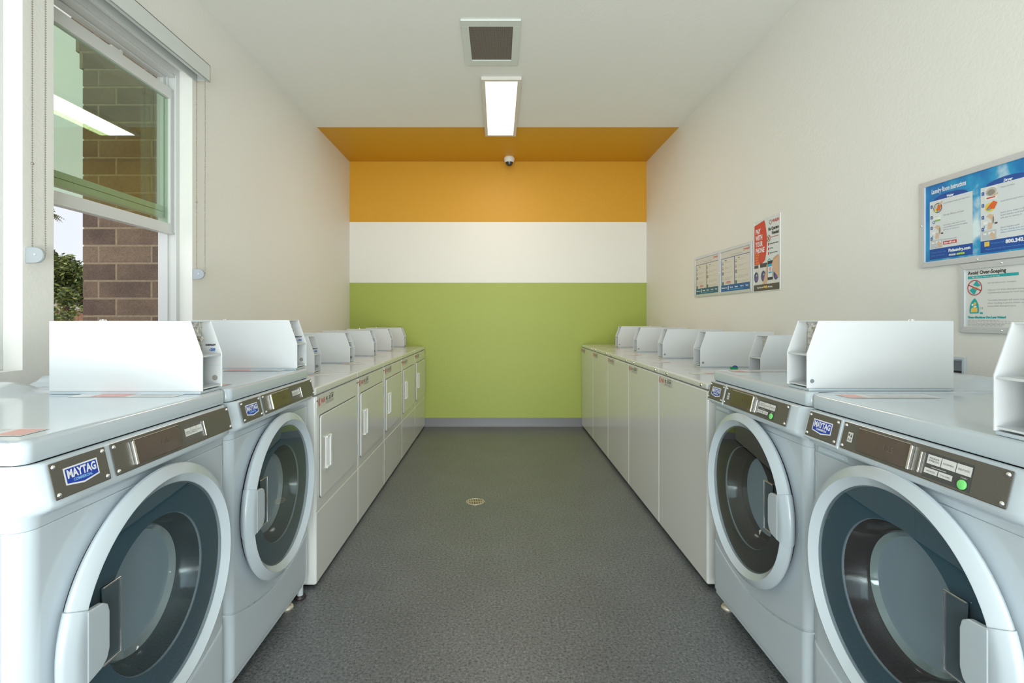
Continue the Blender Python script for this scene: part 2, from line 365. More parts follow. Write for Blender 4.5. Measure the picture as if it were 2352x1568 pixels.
def ceiling_light(x, y, label):
    r = empty('ceiling_light', (x, y, ZC)); tag(r, label, 'ceiling light', 'flat rectangular ceiling light panels')
    W, L, h = .1475, .58, .025; b = MB(); e = .027
    b.box(-W, W, -L, -L+e, -h, 0, .001); b.box(-W, W, L-e, L, -h, 0, .001); b.box(-W, -W+e, -L+e, L-e, -h, 0, .001); b.box(W-e, W, -L+e, L-e, -h, 0, .001)
    bld(b, 'frame', mat('light_frame', (.72, .68, .62), .4), r)
    b = MB(); b.box(-W+e, W-e, -L+e, L-e, -h+.003, -h+.006)
    bld(b, 'diffuser', mat('lit_diffuser', (.9, .88, .85), .5, emit=(1.0, .86, .70), es=.52), r)
    d = bpy.data.lights.new('panel_light', 'AREA'); d.shape = 'RECTANGLE'; d.size = .24; d.size_y = 1.08; d.energy = 6.5; d.color = (1, .86, .70)
    o = bpy.data.objects.new('panel_light', d); C.objects.link(o); o.parent = r; o.location = (0, 0, -h-.004)
    return r
ceiling_light(.025, 4.31, 'lit rectangular ceiling light panel beside the orange ceiling band')

r = empty('dome_camera', (.124, 5.60, ZC)); tag(r, 'small white dome security camera on the orange ceiling band', 'security camera')
b = MB(); b.lathe([(0, 0), (.052, 0), (.058, -.010), (.058, -.034), (.050, -.052), (.043, -.058), (0, -.058)], 2, n=32); bld(b, 'housing', mat('camera_white', (.82, .80, .76), .35), r)
b = MB(); b.lathe([(.043, -.056), (.041, -.070), (.032, -.086), (.018, -.097), (0, -.101)], 2, n=28); bld(b, 'dome', mat('smoked_dome', (.015, .015, .02), .06, coat=1), r)
b = MB(); b.cyl((-.0, -.040, -.066), (0, -.030, -.085), .007); bld(b, 'lens', mat('camera_lens', (.25, .3, .4), .1, coat=1), r)

r = empty('floor_drain', (-.15, 3.396, 0)); tag(r, 'round brass floor drain grate set in the dark floor', 'drain')
b = MB(); b.lathe([(.061, 0), (.061, .003), (.054, .004), (.052, .001), (.052, 0)], 2, n=36); bld(b, 'rim', mat('drain_brass', (.62, .56, .46), .35, metal=.7), r)
b = MB()
for k in range(-4, 5):
    y = k*.0115; hw = math.sqrt(max(.0512**2-y*y, 0)); b.box(y-.003, y+.003, -hw, hw, .0005, .003, .0005)
b.box(-.05, .05, -.003, .003, .0006, .0028); bld(b, 'grate', MATS['drain_brass'], r)
b = MB(); b.cyl((0, 0, .0002), (0, 0, .0006), .0525, n=32); bld(b, 'sump', mat('drain_dark', (.12, .09, .07), .6), r)

# ================================================================ MACHINES (local frame: front faces +x, width along y, viewer's right = +y)
HW = .3415
def corner(v, R=.035, hw=HW):
    a = abs(v)-(hw-R)
    return 0 if a <= 0 else -R+math.sqrt(max(R*R-a*a, 0))
def vsamples(hw=HW, R=.035, n=14):
    out = []
    for i in range(9): a = PI/2*i/8; out.append(-(hw-R)-R*math.cos(a))
    for i in range(1, n): out.append(-(hw-R)+2*(hw-R)*i/n)
    for i in range(9): a = PI/2*(8-i)/8; out.append((hw-R)+R*math.cos(a))
    return out
def curved_panel(zlo, zhi, base=0.0, depth=.03, e=.005, nz=4):
    b = MB(); vs = vsamples(); rows = []
    def row(zf, du): return [(base+corner(v)+du, v*(1 if abs(v) < HW-.001 else 1), zf(v)) for v in vs]
    rows.append([(base-depth, v, zlo(v)) for v in vs])
    rows.append(row(lambda v: zlo(v), -e)); rows.append(row(lambda v: zlo(v)+e*.3, -e*.3)); rows.append(row(lambda v: zlo(v)+e, 0))
    for i in range(1, nz): rows.append(row(lambda v, i=i: zlo(v)+e+(zhi(v)-zlo(v)-2*e)*i/nz, 0))
    rows.append(row(lambda v: zhi(v)-e, 0)); rows.append(row(lambda v: zhi(v)-e*.3, -e*.3)); rows.append(row(lambda v: zhi(v), -e))
    rows.append([(base-depth, v, zhi(v)) for v in vs])
    b.grid(rows)
    b.quad([(base-depth, -HW, zlo(-HW)), (base-depth, HW, zlo(HW)), (base-depth, HW, zhi(HW)), (base-depth, -HW, zhi(-HW))])
    return b

def coin_box(root, u_front, vc, zb, sticker, screw, length=.445, text=True):
    """narrow coin meter case: open front between two side plates, slot mechanism and vault inside"""
    th = .0035; hw = .054; H = .205; L = length; b = MB()
    prof = [(u_front-L, zb), (u_front, zb), (u_front, zb+.105), (u_front-.035, zb+H), (u_front-L, zb+H)]
    for s in (-1, 1):
        v0 = vc+s*hw; b.prism(prof, 1, min(v0, v0-s*th), max(v0, v0-s*th), .0008)
    b.box(u_front-L+.0005, u_front-.0365, vc-hw+th*.6, vc+hw-th*.6, zb+H-th, zb+H-.0006, .0006)
    b.box(u_front-L+.0006, u_front-L+th, vc-hw+th*.6, vc+hw-th*.6, zb+.001, zb+H-.001, .0006)
    b.box(u_front-.060, u_front-.002, vc-hw+th, vc+hw-th, zb+.098, zb+.103, .0008)      # shelf between the two openings
    b.box(u_front-L+.002, u_front-.004, vc-hw+th, vc+hw-th, zb+.004, zb+.008)           # base tray
    b.box(u_front-.125, u_front-.118, vc-hw+th, vc+hw-th, zb+.004, zb+.100)             # vault wall
    o = bld(b, 'coin_box', BOXW, root)
    b = MB(); b.box(u_front-L, u_front-.006, vc-hw-.0008, vc+hw+.0008, zb-.008, zb-.0004, .001); bld(b, 'base_flange', WHITE, o)
    b = MB(); b.box(u_front-.075, u_front-.062, vc-hw+th, vc+hw-th, zb+.103, zb+H-th, .001)
    b.box(u_front-.062, u_front-.050, vc-.012, vc+.012, zb+.150, zb+.185, .003); b.box(u_front-.062, u_front-.055, vc-.03, vc-.004, zb+.125, zb+.132, .002)
    b.cyl((u_front-.062, vc+.012, zb+.150), (u_front-.040, vc+.012, zb+.150), .008); b.cyl((u_front-.060, vc+.012, zb+.118), (u_front-.056, vc+.012, zb+.150), .003)
    bld(b, 'coin_mechanism', MECH, o)
    b = MB(); b.lathe([(0, 0), (.022, 0), (.024, .003), (.024, .012), (.021, .014), (.017, .010), (0, .010)], 0, (u_front-.118, vc, zb+.055), n=28); lk = bld(b, 'vault_lock', CHROME, o)
    b = MB(); b.cyl((u_front-.1082, vc, zb+.055), (u_front-.106, vc, zb+.055), .012); bld(b, 'keyhole', BLACK, o)
    b = MB(); b.cyl((u_front-L+.10, vc+.02, zb+H), (u_front-L+.10, vc+.02, zb+H+.004), .010, .008); b.cyl((u_front-L+.10, vc+.02, zb+H+.004), (u_front-L+.10, vc+.02, zb+H+.0045), .004)
    bld(b, 'top_lock', CHROME, o)
    if sticker:
        vi = vc+hw-th-.0006; b = MB(); b.cyl((u_front-.022, vi, zb+.028), (u_front-.022, vi-.0006, zb+.028), .0085, n=24); bld(b, 'round_sticker', flat((.32, .31, .28)), o)
        b = MB(); RM = Matrix(((0, -1, 0, 0), (0, 0, 0, 0), (0, 0, 1, 0), (0, 0, 0, 1)))
        def onplate(mb_, body, u, z, h, wd, col):
            M = Matrix(((0, 1, 0, u), (1, 0, 0, vi-.0005), (0, 0, 1, z), (0, 0, 0, 1)))
            mb_.text(body, 0, 0, h, 0, col, width=wd, bold=.0006, M=M)
        onplate(b, 'COMPACTS', u_front-.051, zb+.128, .0042, .032, (.02, .02, .03)); b.build('plate_lettering', None, o); b = MB(); onplate(b, '-20', u_front-.040, zb+.112, .008, .020, (.02, .12, .45))
        b.build('handwritten_mark', None, o); b = MB(); b.box(u_front-.045, u_front-.004, vi-.0003, vi, zb+.066, zb+.0668); bld(b, 'label_outline', flat((.5, .55, .6)), o)
    if screw:
        v0 = vc+screw*hw; b = MB(); b.lathe([(.0, 0), (.0065, 0), (.0055, .0022), (0, .0030)], 1, (u_front-.016, v0, zb+.022), n=16)
        o2 = bld(b, 'side_screw', mat('screw_dull', (.28, .32, .36), .4, metal=.6), o)
    return o

def screws(pos, n, parent, M=None, r=.0048):
    for p in pos:
        b = MB(); b.lathe([(.0, .0035), (r*.7, .0026), (r, .0006), (r, 0)], 0, (n, p[0], p[1]), n=14)
        if M: b.bm.transform(M)
        bld(b, 'screw', CHROME, parent)

def front_loader(name, kind):
    """kind 'dryer': handle on viewer's left; 'washer': handle right, dispenser drawer"""
    CZ = .556 if kind == 'dryer' else .570
    D = .69; ZT = 1.001; r = empty(name)
    body_back = -.66
    hs = -1 if kind == 'dryer' else 1
    # cabinet shell
    b = MB(); outline = [(body_back, -HW+.001), (body_back, HW-.001)]
    vs = vsamples(HW-.001, .034)
    outline += [(corner(v, .034, HW-.001)-.003, v) for v in vs[::-1]]
    t = MB(); t.prism([(p[0], p[1]) for p in outline], 2, .052, .955)
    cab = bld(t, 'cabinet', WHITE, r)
    cc = MB(); cc.cyl((-.50, 0, CZ), (.05, 0, CZ), .205, n=64); cut(cab, cc)
    # front panels
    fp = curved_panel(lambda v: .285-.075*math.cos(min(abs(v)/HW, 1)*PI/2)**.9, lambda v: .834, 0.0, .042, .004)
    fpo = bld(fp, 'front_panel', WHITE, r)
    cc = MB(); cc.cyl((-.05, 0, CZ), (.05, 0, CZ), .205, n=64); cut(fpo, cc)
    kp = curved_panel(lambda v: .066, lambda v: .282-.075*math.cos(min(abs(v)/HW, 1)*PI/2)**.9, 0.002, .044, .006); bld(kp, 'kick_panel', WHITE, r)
    b = MB(); b.box(-.60, -.028, -HW+.03, HW-.03, .050, .066); b.prism([(-.03, -.30), (-.012, -.29), (-.012, .29), (-.03, .30)], 2, .052, .066); bld(b, 'plinth', mat('plinth_grey', (.5, .52, .5), .5), r)
    # console: bulged profile with soft ends
    prof = [(.835, -.001), (.848, .000), (.856, .004), (.861, .016), (.866, .026), (.873, .031), (.882, .0305), (.90, .0262), (.93, .019), (.948, .0145), (.953, .011), (.955, .004), (.955, -.012)]
    vs = vsamples(HW, .035, 24)
    def endf(v):
        a = (HW-abs(v))/.05; a = max(0, min(1, a)); return a*a*(3-2*a)
    rows = [[(corner(v)+(u*(endf(v)*.75+.25) if u > 0 else u), v, z) for v in vs] for z, u in prof]
    rows = [[(-.045, v, .835) for v in vs]]+rows+[[(-.045, v, .955) for v in vs]]
    b = MB(); b.grid(rows); con = bld(b, 'console', WHITE, r, 60)
    # slanted mounting frame for the plates: plane through (z=.882,u=.0305) and (z=.945,u=.0155)
    ang = math.atan2(.015, .063)
    # local plate frame: x'=normal, y'=v, z'=up along slope; origin at z=.914
    Mp = Matrix.Translation((.0228, 0, .917)) @ Matrix.Rotation(-ang, 4, 'Y')
    def plate(v0, v1, nm):
        b = MB(); b.box(.0008, .0030, v0, v1, -.0345, .0345, .0018); b.bm.transform(Mp); return bld(b, nm, PLATE, con)
    if kind == 'washer':
        for v0, v1 in ((-.320, -.171),):
            b = MB(); b.box(-.004, .0016, v0, v1, -.0425, .0395, .0035, seg=3); b.bm.transform(Mp); bld(b, 'bezel', WHITE, con)
    lp = plate(-.312, -.178, 'logo_plate')
    def P(mb_, nm, m=None, par=None, mul=False):
        mb_.bm.transform(Mp)
        return mb_.build(nm, None, par) if mul else bld(mb_, nm, m, par)
    screws([(-.304, .0265), (-.186, .0265), (-.304, -.0265), (-.186, -.0265)], .003, con, Mp)
    b = MB(); Wt = (.85, .86, .9); c0 = -.245
    b.art([(c0-.041, -.014), (c0-.041, .0185), (c0+.041, .0185), (c0+.041, -.014), (c0, -.0205)], .0034, Wt)
    b.art([(c0-.0375, -.0115), (c0-.0375, .0155), (c0+.0375, .0155), (c0+.0375, -.0115), (c0, -.0172)], .0037, (.012, .05, .42))
    b.text('MAYTAG', c0, -.0025, .0155, .0040, Wt, width=.069, bold=.0009, align='CENTER')
    b.text('COMMERCIAL', c0, -.0108, .0052, .0040, (.25, .55, .85) if kind == 'dryer' else Wt, width=.046, bold=.0003, align='CENTER')
    P(b, 'maker_badge', par=lp, mul=True)
    PE = .312 if kind == 'dryer' else .276
    cp = plate(-.162, PE, 'control_plate')
    screws([(-.154, .0265), (PE-.008, .0265), (-.154, -.0265), (PE-.008, -.0265)], .003, con, Mp)
    b = MB(); b.box(.0030, .0075, -.100, .060, -.0275, .0275, .0015); P(b, 'display_window', DISPLAY, cp)
    b = MB(); b.box(.0030, .0105, -.107, -.100, -.027, .027, .0015) if kind == 'dryer' else b.box(.0030, .0105, .060, .067, -.027, .027, .0015)
    b.box(.0030, .0085, -.100, .060, .0275, .0295, .0006)
    P(b, 'display_trim', CHROME, cp); b = MB()
    if kind == 'dryer': b.box(.003, .0085, .168, .172, -.024, .018, .001)
    else: b.box(.003, .0085, .088, .092, -.025, .020, .001)
    P(b, 'keypad_trim', CHROME, cp)
    b = MB()
    b.text('1.25', .0, -.006, .014, .0080, (.16, .12, .09), bold=0, align='CENTER')
    P(b, 'display_text', par=cp, mul=True)
    b = MB(); Lb = (.72, .72, .70); Dk = (.10, .10, .10)
    if kind == 'dryer':
        b.rect(.075, -.026, .165, .024, .0033, (.12, .11, .10))
        for k, tx in enumerate(('WHITES\nCOLORS', 'PERM\nPRESS', 'DELICATES')):
            a0 = .088+k*.0255; b.rect(a0, -.008, a0+.0245, .012, .0036, Lb); b.text(tx, a0+.0122, .001 if '\n' in tx else -.0005, .0032, .0039, Dk, width=.019, align='CENTER')
    else:
        b.rect(.096, -.029, .205, .024, .0033, (.07, .07, .07))
        for k, tx in enumerate(('PERM\nPRESS', 'NORMAL', 'DELICATES')):
            a0 = .102+k*.034; b.rect(a0, .000, a0+.0325, .019, .0036, Lb); b.text(tx, a0+.0162, .0105 if '\n' in tx else .0075, .0036, .0039, Dk, width=.024, align='CENTER')
        for k, tx in enumerate(('WHITES', 'COLORS')):
            a0 = .100+k*.034; b.rect(a0, -.020, a0+.032, -.009, .0036, Lb); b.text(tx, a0+.016, -.0165, .0032, .0039, Dk, width=.022, align='CENTER')
        b.text('START', .190, -.007, .0028, .0039, Lb, width=.014, align='CENTER')
        b.rect(.115, -.0062, .150, -.0048, .0037, (.5, .5, .5))
        P(b, 'cycle_buttons', par=cp, mul=True); b = MB()
        b.rect(-.140, -.013, -.122, .012, .0036, Lb); b.rect(-.138, .002, -.133, .008, .0039, Dk); b.art([(-.131, .0), (-.124, .0), (-.126, .010)], .0039, Dk); b.rect(-.137, -.010, -.134, -.004, .0039, Dk); b.rect(-.130, -.010, -.127, -.004, .0039, Dk)
    P(b, 'cycle_buttons' if kind == 'dryer' else 'instruction_symbol', par=cp, mul=True)
    if kind == 'washer':
        b = MB(); b.lathe([(0, .003), (.0095, .003), (.0095, .005), (.008, .006), (0, .0062)], 0, (.0015, .190, -.0185), n=24); P(b, 'start_button', mat('green_button', (.22, .80, .22), .4), cp)
        b = MB(); b.box(-.004, .0030, -.300, -.178, .838, .856, .003); b.box(.000, .0045, -.292, -.19, .840, .846, .002); bld(b, 'dispenser_drawer', mat('drawer_blue_white', (.60, .70, .78), .25, coat=.4), r)
    # top with rounded lip and raised rear hump
    t = MB(); vs = vsamples(HW, .022, 16)
    prof = [(.958, -.006), (.957, -.002), (.962, .0015), (.975, .002), (.991, .001), (.998, -.003), (ZT, -.011)]
    def cn(v): return corner(v, .022)
    rows = [[(-.03, v, .957) for v in vs]]+[[(cn(v)+u-.002, v*(1 if u > -.004 else (HW+min(0, u+.006))/HW), z) for v in vs] for z, u in prof]
    for u, z in [(-.10, ZT), (-.25, ZT), (-.40, ZT), (-.46, ZT), (-.50, ZT+.006), (-.54, ZT+.022), (-.58, ZT+.034), (-.62, ZT+.037), (-.655, ZT+.034), (-.672, ZT+.020), (-.675, .958)]:
        def zf(v, z=z):
            if z <= ZT: return z
            k = max(0, min(1, (HW-.008-abs(v))/.07)); return ZT+(z-ZT)*(k*k*(3-2*k))
        rows.append([(u, v*(HW-.012)/HW, zf(v)) for v in vs])
    t.grid(rows)
    # side walls of the lip
    for s in (-1, 1):
        t.quad([(-.02, s*HW, .957), (-.02, s*(HW-.003), ZT-.004), (-.672, s*(HW-.003), ZT-.004), (-.672, s*HW, .957)])
        t.quad([(-.02, s*(HW-.003), ZT-.004), (-.02, s*(HW-.012), ZT), (-.672, s*(HW-.012), ZT), (-.672, s*(HW-.003), ZT-.004)])
    bld(t, 'top_panel', WHITE, r, 50)
    # warning label on the top
    b = MB()
    M = Matrix(((0, 0, 0, 0), (0, 0, 0, 0), (0, 0, 0, 0), (0, 0, 0, 1)))
    def top(u0, v0, u1, v1, col, dz=.0008): b.quad([(u0, v0, ZT+dz), (u1, v0, ZT+dz), (u1, v1, ZT+dz), (u0, v1, ZT+dz)], flat(col))
    top(-.30, -.30, -.045, -.235, (.80, .80, .79)); top(-.10, -.295, -.05, -.24, (.78, .42, .38), .0011); 
    for k in range(5): top(-.29, -.29+k*.011, -.115, -.287+k*.011, (.55, .57, .62), .0011)
    b.build('warning_label', None, r); b = MB()
    top(-.36, .175, -.06, .245, (.80, .80, .79)); top(-.30, .18, -.20, .24, (.80, .40, .37), .0011)
    for k in range(5): top(-.19, .185+k*.011, -.07, .188+k*.011, (.58, .60, .66), .0011)
    b.build('warning_label', None, r)
    # drum seen through the door
    b = MB(); b.lathe([(.215, -.035), (.235, -.06), (.235, -.40), (.0, -.42)], 0, (0, 0, CZ), n=48)
    for a in (0.5, 2.6, 4.7): b.cyl((-.06, .215*math.cos(a), CZ+.215*math.sin(a)), (-.40, .215*math.cos(a), CZ+.215*math.sin(a)), .03, .02, n=10)
    bld(b, 'drum', STEEL, r)
    b = MB(); b.lathe([(.206, .004), (.206, -.012), (.196, -.030), (.188, -.055), (.196, -.062), (.215, -.05), (.222, -.03), (.222, -.012)], 0, (0, 0, CZ), n=56); bld(b, 'gasket', RUBBER, r)
    # door
    cz = CZ
    b = MB(); b.lathe([(.205, .002), (.272, .002), (.286, .009), (.298, .019), (.3015, .026), (.3005, .032), (.296, .036), (.286, .0425), (.2765, .0475), (.2745, .0480), (.273, .0465), (.256, .031), (.2535, .0295), (.252, .022), (.205, .018), (.177, .016), (.177, .010)], 0, (0, 0, cz), n=96, closed=True)
    door = bld(b, 'door', DOORW, r, 28)
    b = MB(); b.lathe([(.270, .0005), (.277, .0005), (.277, .003), (.270, .003)], 0, (0, 0, cz), n=96, closed=True); bld(b, 'door_seam', BLACK, door)
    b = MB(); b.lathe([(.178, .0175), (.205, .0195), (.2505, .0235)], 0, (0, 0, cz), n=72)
    bld(b, 'inner_rim', RING_REFL, door)
    b = MB(); b.lathe([(.2535, .0305), (.2, .0335), (.12, .0355), (0, .036)], 0, (0, 0, cz), n=72); bld(b, 'outer_glass', DGLASS, door)
    b = MB(); b.lathe([(.179, .016), (.176, .008), (.168, -.012), (.158, -.034), (.150, -.040)], 0, (0, 0, CZ), n=72); bld(b, 'bowl_collar', COLLAR if kind == 'washer' else mat('dark_teal_collar', (.035, .065, .08), .18, coat=.6), door)
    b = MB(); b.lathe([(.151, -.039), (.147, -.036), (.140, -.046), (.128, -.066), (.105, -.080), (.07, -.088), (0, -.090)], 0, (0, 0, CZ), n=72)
    bld(b, 'glass_bowl', BOWL_REFL if kind == 'washer' else BOWLD_REFL, door)
    # handle: a block over the ring plus a grip flap towards the glass, beside a chrome-lipped pocket
    a0 = PI/2*(1-hs)+(0); 
    # angles measured from +y towards +z
    up, dn = math.asin(.100/.29), math.asin(-.050/.29)
    if hs > 0: A0, A1 = dn, up
    else: A0, A1 = PI-up, PI-dn
    b = MB(); b.lathe([(.250, .012), (.276, .004), (.289, .009), (.3005, .019), (.3045, .026), (.3035, .033), (.298, .038), (.288, .0447), (.277, .0500), (.255, .0500), (.250, .047)], 0, (0, 0, cz), n=16, a0=A0, a1=A1, closed=True, capends=True)
    y1, y2 = hs*.262, hs*.205
    zz0, zz1 = cz-.040, cz+.090
    pts = [(hs*.262, zz0-.008), (hs*.225, zz0), (hs*.211, zz0+.012), (hs*.205, zz0+.03), (hs*.205, zz1-.025), (hs*.210, zz1-.008), (hs*.222, zz1), (hs*.262, zz1+.004)]
    b.prism(pts, 0, .038, .0515, .003)
    bld(b, 'handle', mat('handle_plastic', (.46, .52, .57), .28, coat=.4), door, 50)
    b = MB(); pa, pb = hs*.205, hs*.155; lo, hi = sorted((pa, pb)); q0, q1 = zz0-.012, zz1+.02
    b.box(.0345, .0375, hs*.155-.0015, hs*.155+.0015, q0, q1, .001); b.box(.0345, .0375, lo, hi+.0, q1-.003, q1+.001, .001); b.box(.0345, .0375, lo, hi, q0-.001, q0+.003, .001)
    bld(b, 'pocket_rim', CHROME, door)
    b = MB(); b.box(.0335, .0350, lo, hi, q0, q1); bld(b, 'handle_pocket', mat('pocket_grey', (.05, .075, .09), .12, coat=.6), door)
    # feet
    if kind == 'dryer':
        b = MB(); b.cyl((-.015, .275, .012), (-.015, .275, .066), .013); ft = bld(b, 'leveling_foot', WHITE, r)
        b = MB(); b.lathe([(0, 0), (.024, 0), (.026, .005), (.022, .014), (0, .014)], 2, (-.015, .275, 0), n=20); bld(b, 'rubber_pad', RUBBER, ft)
    for v in (-.28, .275 if kind == 'washer' else .195):
        b = MB(); b.cyl((-.04, v, .018), (-.04, v, .066), .014); b.lathe([(0, 0), (.026, 0), (.028, .006), (.024, .014), (.012, .02), (0, .02)], 2, (-.04, v, 0), n=20)
        bld(b, 'leveling_foot', FOOTM, r)
    for v in (-.28, .28):
        b = MB(); b.cyl((-.60, v, 0.0), (-.60, v, .066), .02); bld(b, 'leveling_foot', FOOTM, r)
    coin_box(r, -.010, .283 if kind == 'dryer' else .262, 1.0095, kind == 'dryer', 0 if kind == 'dryer' else 1, .447)
    return r

dA = front_loader('front_loading_dryer', 'dryer'); dA.location = (-.85, 1.2545, 0)
tag(dA, 'large front loading dryer nearest the camera at lower left, big porthole cut by the frame', 'dryer', 'front loading dryers on the left')
dB = copy_tree(dA); dB.location = (-.85, 1.9525, 0)
tag(dB, 'round-door front loading dryer between the nearest dryer and the square-door dryers', 'dryer', 'front loading dryers on the left')
wA = front_loader('front_loading_washer', 'washer'); wA.location = (.93, 1.866, 0); wA.rotation_euler.z = PI
tag(wA, 'front loading washer with round dark door next to the plain-fronted machines on the right', 'washer', 'front loading washers on the right')
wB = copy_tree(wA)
def descend(o):
    for c in o.children:
        yield c
        yield from descend(c)
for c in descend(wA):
    if c.name.startswith('glass_bowl'): c.data = c.data.copy(); c.data.materials[0] = glassmat('door_bowl_dark_reflection', (.25, .25, .26), 1.5, .03, (.02, .02, .022), .6)  # black tint imitates the dark reflection in this door
    if c.name.startswith('inner_rim'): c.data = c.data.copy(); c.data.materials[0] = mat('door_backing_dark_reflection', (.02, .02, .024), .3, coat=.3)  # backing blackened as part of the same painted reflection
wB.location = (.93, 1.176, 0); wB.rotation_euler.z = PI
tag(wB, 'front loading washer nearest the camera at lower right, pale reflection painted into its bowl', 'washer', 'front loading washers on the right')

def wash_sticker(r, v0, zc, wd, n=.0012):
    b = MB(); H = wd*.20; red = (.62, .10, .08); gy = (.66, .65, .58); dk = (.07, .07, .07)
    b.rect(v0, zc-H*.55, v0+wd, zc+H*.55, n, gy)
    for k in range(2):
        cx, cy, R = v0+wd*(.09+.035*k), zc, H*(.46-.12*k)
        pts = [(cx+R*math.cos(a), cy+R*math.sin(a)) for a in [PI*.55+PI*.9*i/8 for i in range(9)]]
        pts += [(cx+R*.25+R*.8*math.cos(a), cy+R*.85*math.sin(a)) for a in [PI*1.4-PI*.8*i/8 for i in range(9)]]
        b.art(pts, n+.0002, red)
    b.text('WASH', v0+wd*.15, zc-H*.22, H*.5, n+.0003, red, width=wd*.25, bold=.0008, shear=.2)
    for k, tx in enumerate(('MC-', '25', 'MW')): b.text(tx, v0+wd*(.47+.17*k), zc-H*.12, H*.38, n+.0003, dk, width=wd*.13, bold=.0008)
    for k in range(2): b.rect(v0+wd*.45, zc-H*(.3+.14*k), v0+wd*.95, zc-H*(.26+.14*k), n+.0002, dk)
    b.rect(v0+wd*.7, zc+H*.35, v0+wd*.95, zc+H*.42, n+.0002, dk)
    return b.build('service_sticker', None, r)

def cabinet_dryer():
    r = empty('dryer'); hw = .3435; ZT = .907
    b = MB(); b.box(-.70, .002, -hw, hw, .012, .868, .010, seg=4); cab = bld(b, 'cabinet', WHITE2, r)
    b = MB(); b.box(-.70, .002, -hw, hw, .871, ZT, .009, seg=3); bld(b, 'top_panel', WHITE2, r)
    b = MB(); b.box(-.002, .0035, -hw+.009, hw-.009, .348, .866, .0015); bld(b, 'front_panel', WHITE2, r)
    b = MB(); b.box(-.01, .0045, -hw+.001, hw-.001, .014, .342, .009, seg=4); bld(b, 'lower_panel', WHITE2, r)
    b = MB(); b.box(-.66, -.02, -hw+.02, hw-.02, 0, .02); bld(b, 'base', BLACK, r)
    # door with rounded corners
    def rr_(a0, b0, a1, b1, R, k=5):
        P_ = []
        for cx, cy, s in ((a1-R, b1-R, 0), (a0+R, b1-R, 1), (a0+R, b0+R, 2), (a1-R, b0+R, 3)):
            for i in range(k+1): a = PI/2*s+PI/2*i/k; P_.append((cx+R*math.cos(a), cy+R*math.sin(a)))
        return P_
    b = MB(); b.prism(rr_(-.3055, .391, .2985, .777, .02), 0, .0030, .0046); bld(b, 'door_gap', mat('door_shadow_gap', (.16, .16, .15), .6), r)
    b = MB(); b.prism(rr_(-.302, .394, .295, .773, .018), 0, .004, .013, .003); dr_ = bld(b, 'door', WHITE2, r)
    b = MB(); b.box(.012, .024, -.244, -.182, .514, .522, .002); b.box(.012, .024, -.244, -.182, .658, .666, .002)
    b.box(.012, .026, -.206, -.182, .516, .664, .003); b.prism([(.012, -.244), (.016, -.244), (.022, -.214), (.012, -.214)], 2, .516, .664, .001)
    bld(b, 'handle', mat('handle_white', (.84, .85, .84), .3), dr_)
    for zc in (.705, .465):
        b = MB(); b.box(.004, .0135, .2955, .303, zc-.03, zc+.03, .001); bld(b, 'hinge', mat('hinge_blue_grey', (.38, .52, .60), .5), dr_)
    for v in (-hw+.012, hw-.014):
        b = MB(); b.lathe([(0, .003), (.004, .002), (.005, 0)], 0, (.0036, v, .845), n=12); bld(b, 'screw', BLACK, r)
    wash_sticker(r, -.315, .836, .225, .0042)
    b = MB(); b.quad([(-.25, .15, ZT+.0006), (-.10, .15, ZT+.0006), (-.10, .20, ZT+.0006), (-.25, .20, ZT+.0006)], flat((.80, .79, .77))); b.quad([(-.25, .155, ZT+.0009), (-.20, .155, ZT+.0009), (-.20, .195, ZT+.0009), (-.25, .195, ZT+.0009)], flat((.78, .48, .42)))
    b.build('warning_label', None, r)
    coin_box(r, -.205, .268, .9155, True, 0, .43)
    return r
proto = cabinet_dryer()
labs = ['square-door white dryer nearest the camera in the left row, next to the round-door dryer',
        'white square-door dryer, second of the left row counted from the round-door machines',
        'white square-door dryer in the middle of the five along the left wall',
        'white square-door dryer on the left, one short of the green wall',
        'white square-door dryer touching the green back wall at the far left end']
for i in range(5):
    o = proto if i == 0 else copy_tree(proto)
    o.location = (-.8274, 2.306+.3445+i*.689, 0); tag(o, labs[i], 'dryer', 'square-door dryers along the left wall')

def plain_machine():
    r = empty('laundry_machine'); hw = .3435; ZT = .930
    b = MB(); b.box(-.72, 0, -hw, hw, .02, .896, .010, seg=3); bld(b, 'cabinet', WHITE2, r)
    b = MB(); b.box(-.72, .002, -hw, hw, .899, ZT, .009, seg=3); bld(b, 'top_panel', WHITE2, r)
    b = MB(); b.box(-.68, -.02, -hw+.02, hw-.02, 0, .03); bld(b, 'base', BLACK, r)
    for v in (-.20, .28):
        b = MB(); b.lathe([(0, .004), (.008, .003), (.009, 0)], 0, (.0018, v, .915), n=16); s_ = bld(b, 'lip_screw', CHROME, r)
        b = MB(); b.box(.0055, .0062, v-.0016, v+.0016, .907, .916); bld(b, 'keyhole', BLACK, s_)
    wash_sticker(r, -.335, .866, .215, .0012)
    b = MB(); b.quad([(-.20, -.1, ZT+.0006), (-.08, -.1, ZT+.0006), (-.08, -.04, ZT+.0006), (-.20, -.04, ZT+.0006)], flat((.80, .79, .77))); b.quad([(-.20, -.095, ZT+.0009), (-.16, -.095, ZT+.0009), (-.16, -.045, ZT+.0009), (-.20, -.045, ZT+.0009)], flat((.78, .52, .46)))
    b.build('warning_label', None, r)
    coin_box(r, -.252, .268, .9385, False, 1, .435)
    return r
proto = plain_machine()
labs = ['plain white coin-operated machine next to the round-door washer on the right',
        'plain-fronted white laundry machine, second in the right row from the round-door washers',
        'plain-fronted white laundry machine in the middle of the five on the right',
        'plain-fronted white laundry machine on the right, one short of the green wall',
        'plain-fronted white laundry machine touching the green back wall at far right']
for i in range(5):
    o = proto if i == 0 else copy_tree(proto)
    o.location = (.943, 2.296+.3445+i*.689, 0); o.rotation_euler.z = PI; tag(o, labs[i], 'laundry machine', 'plain-fronted machines along the right wall')

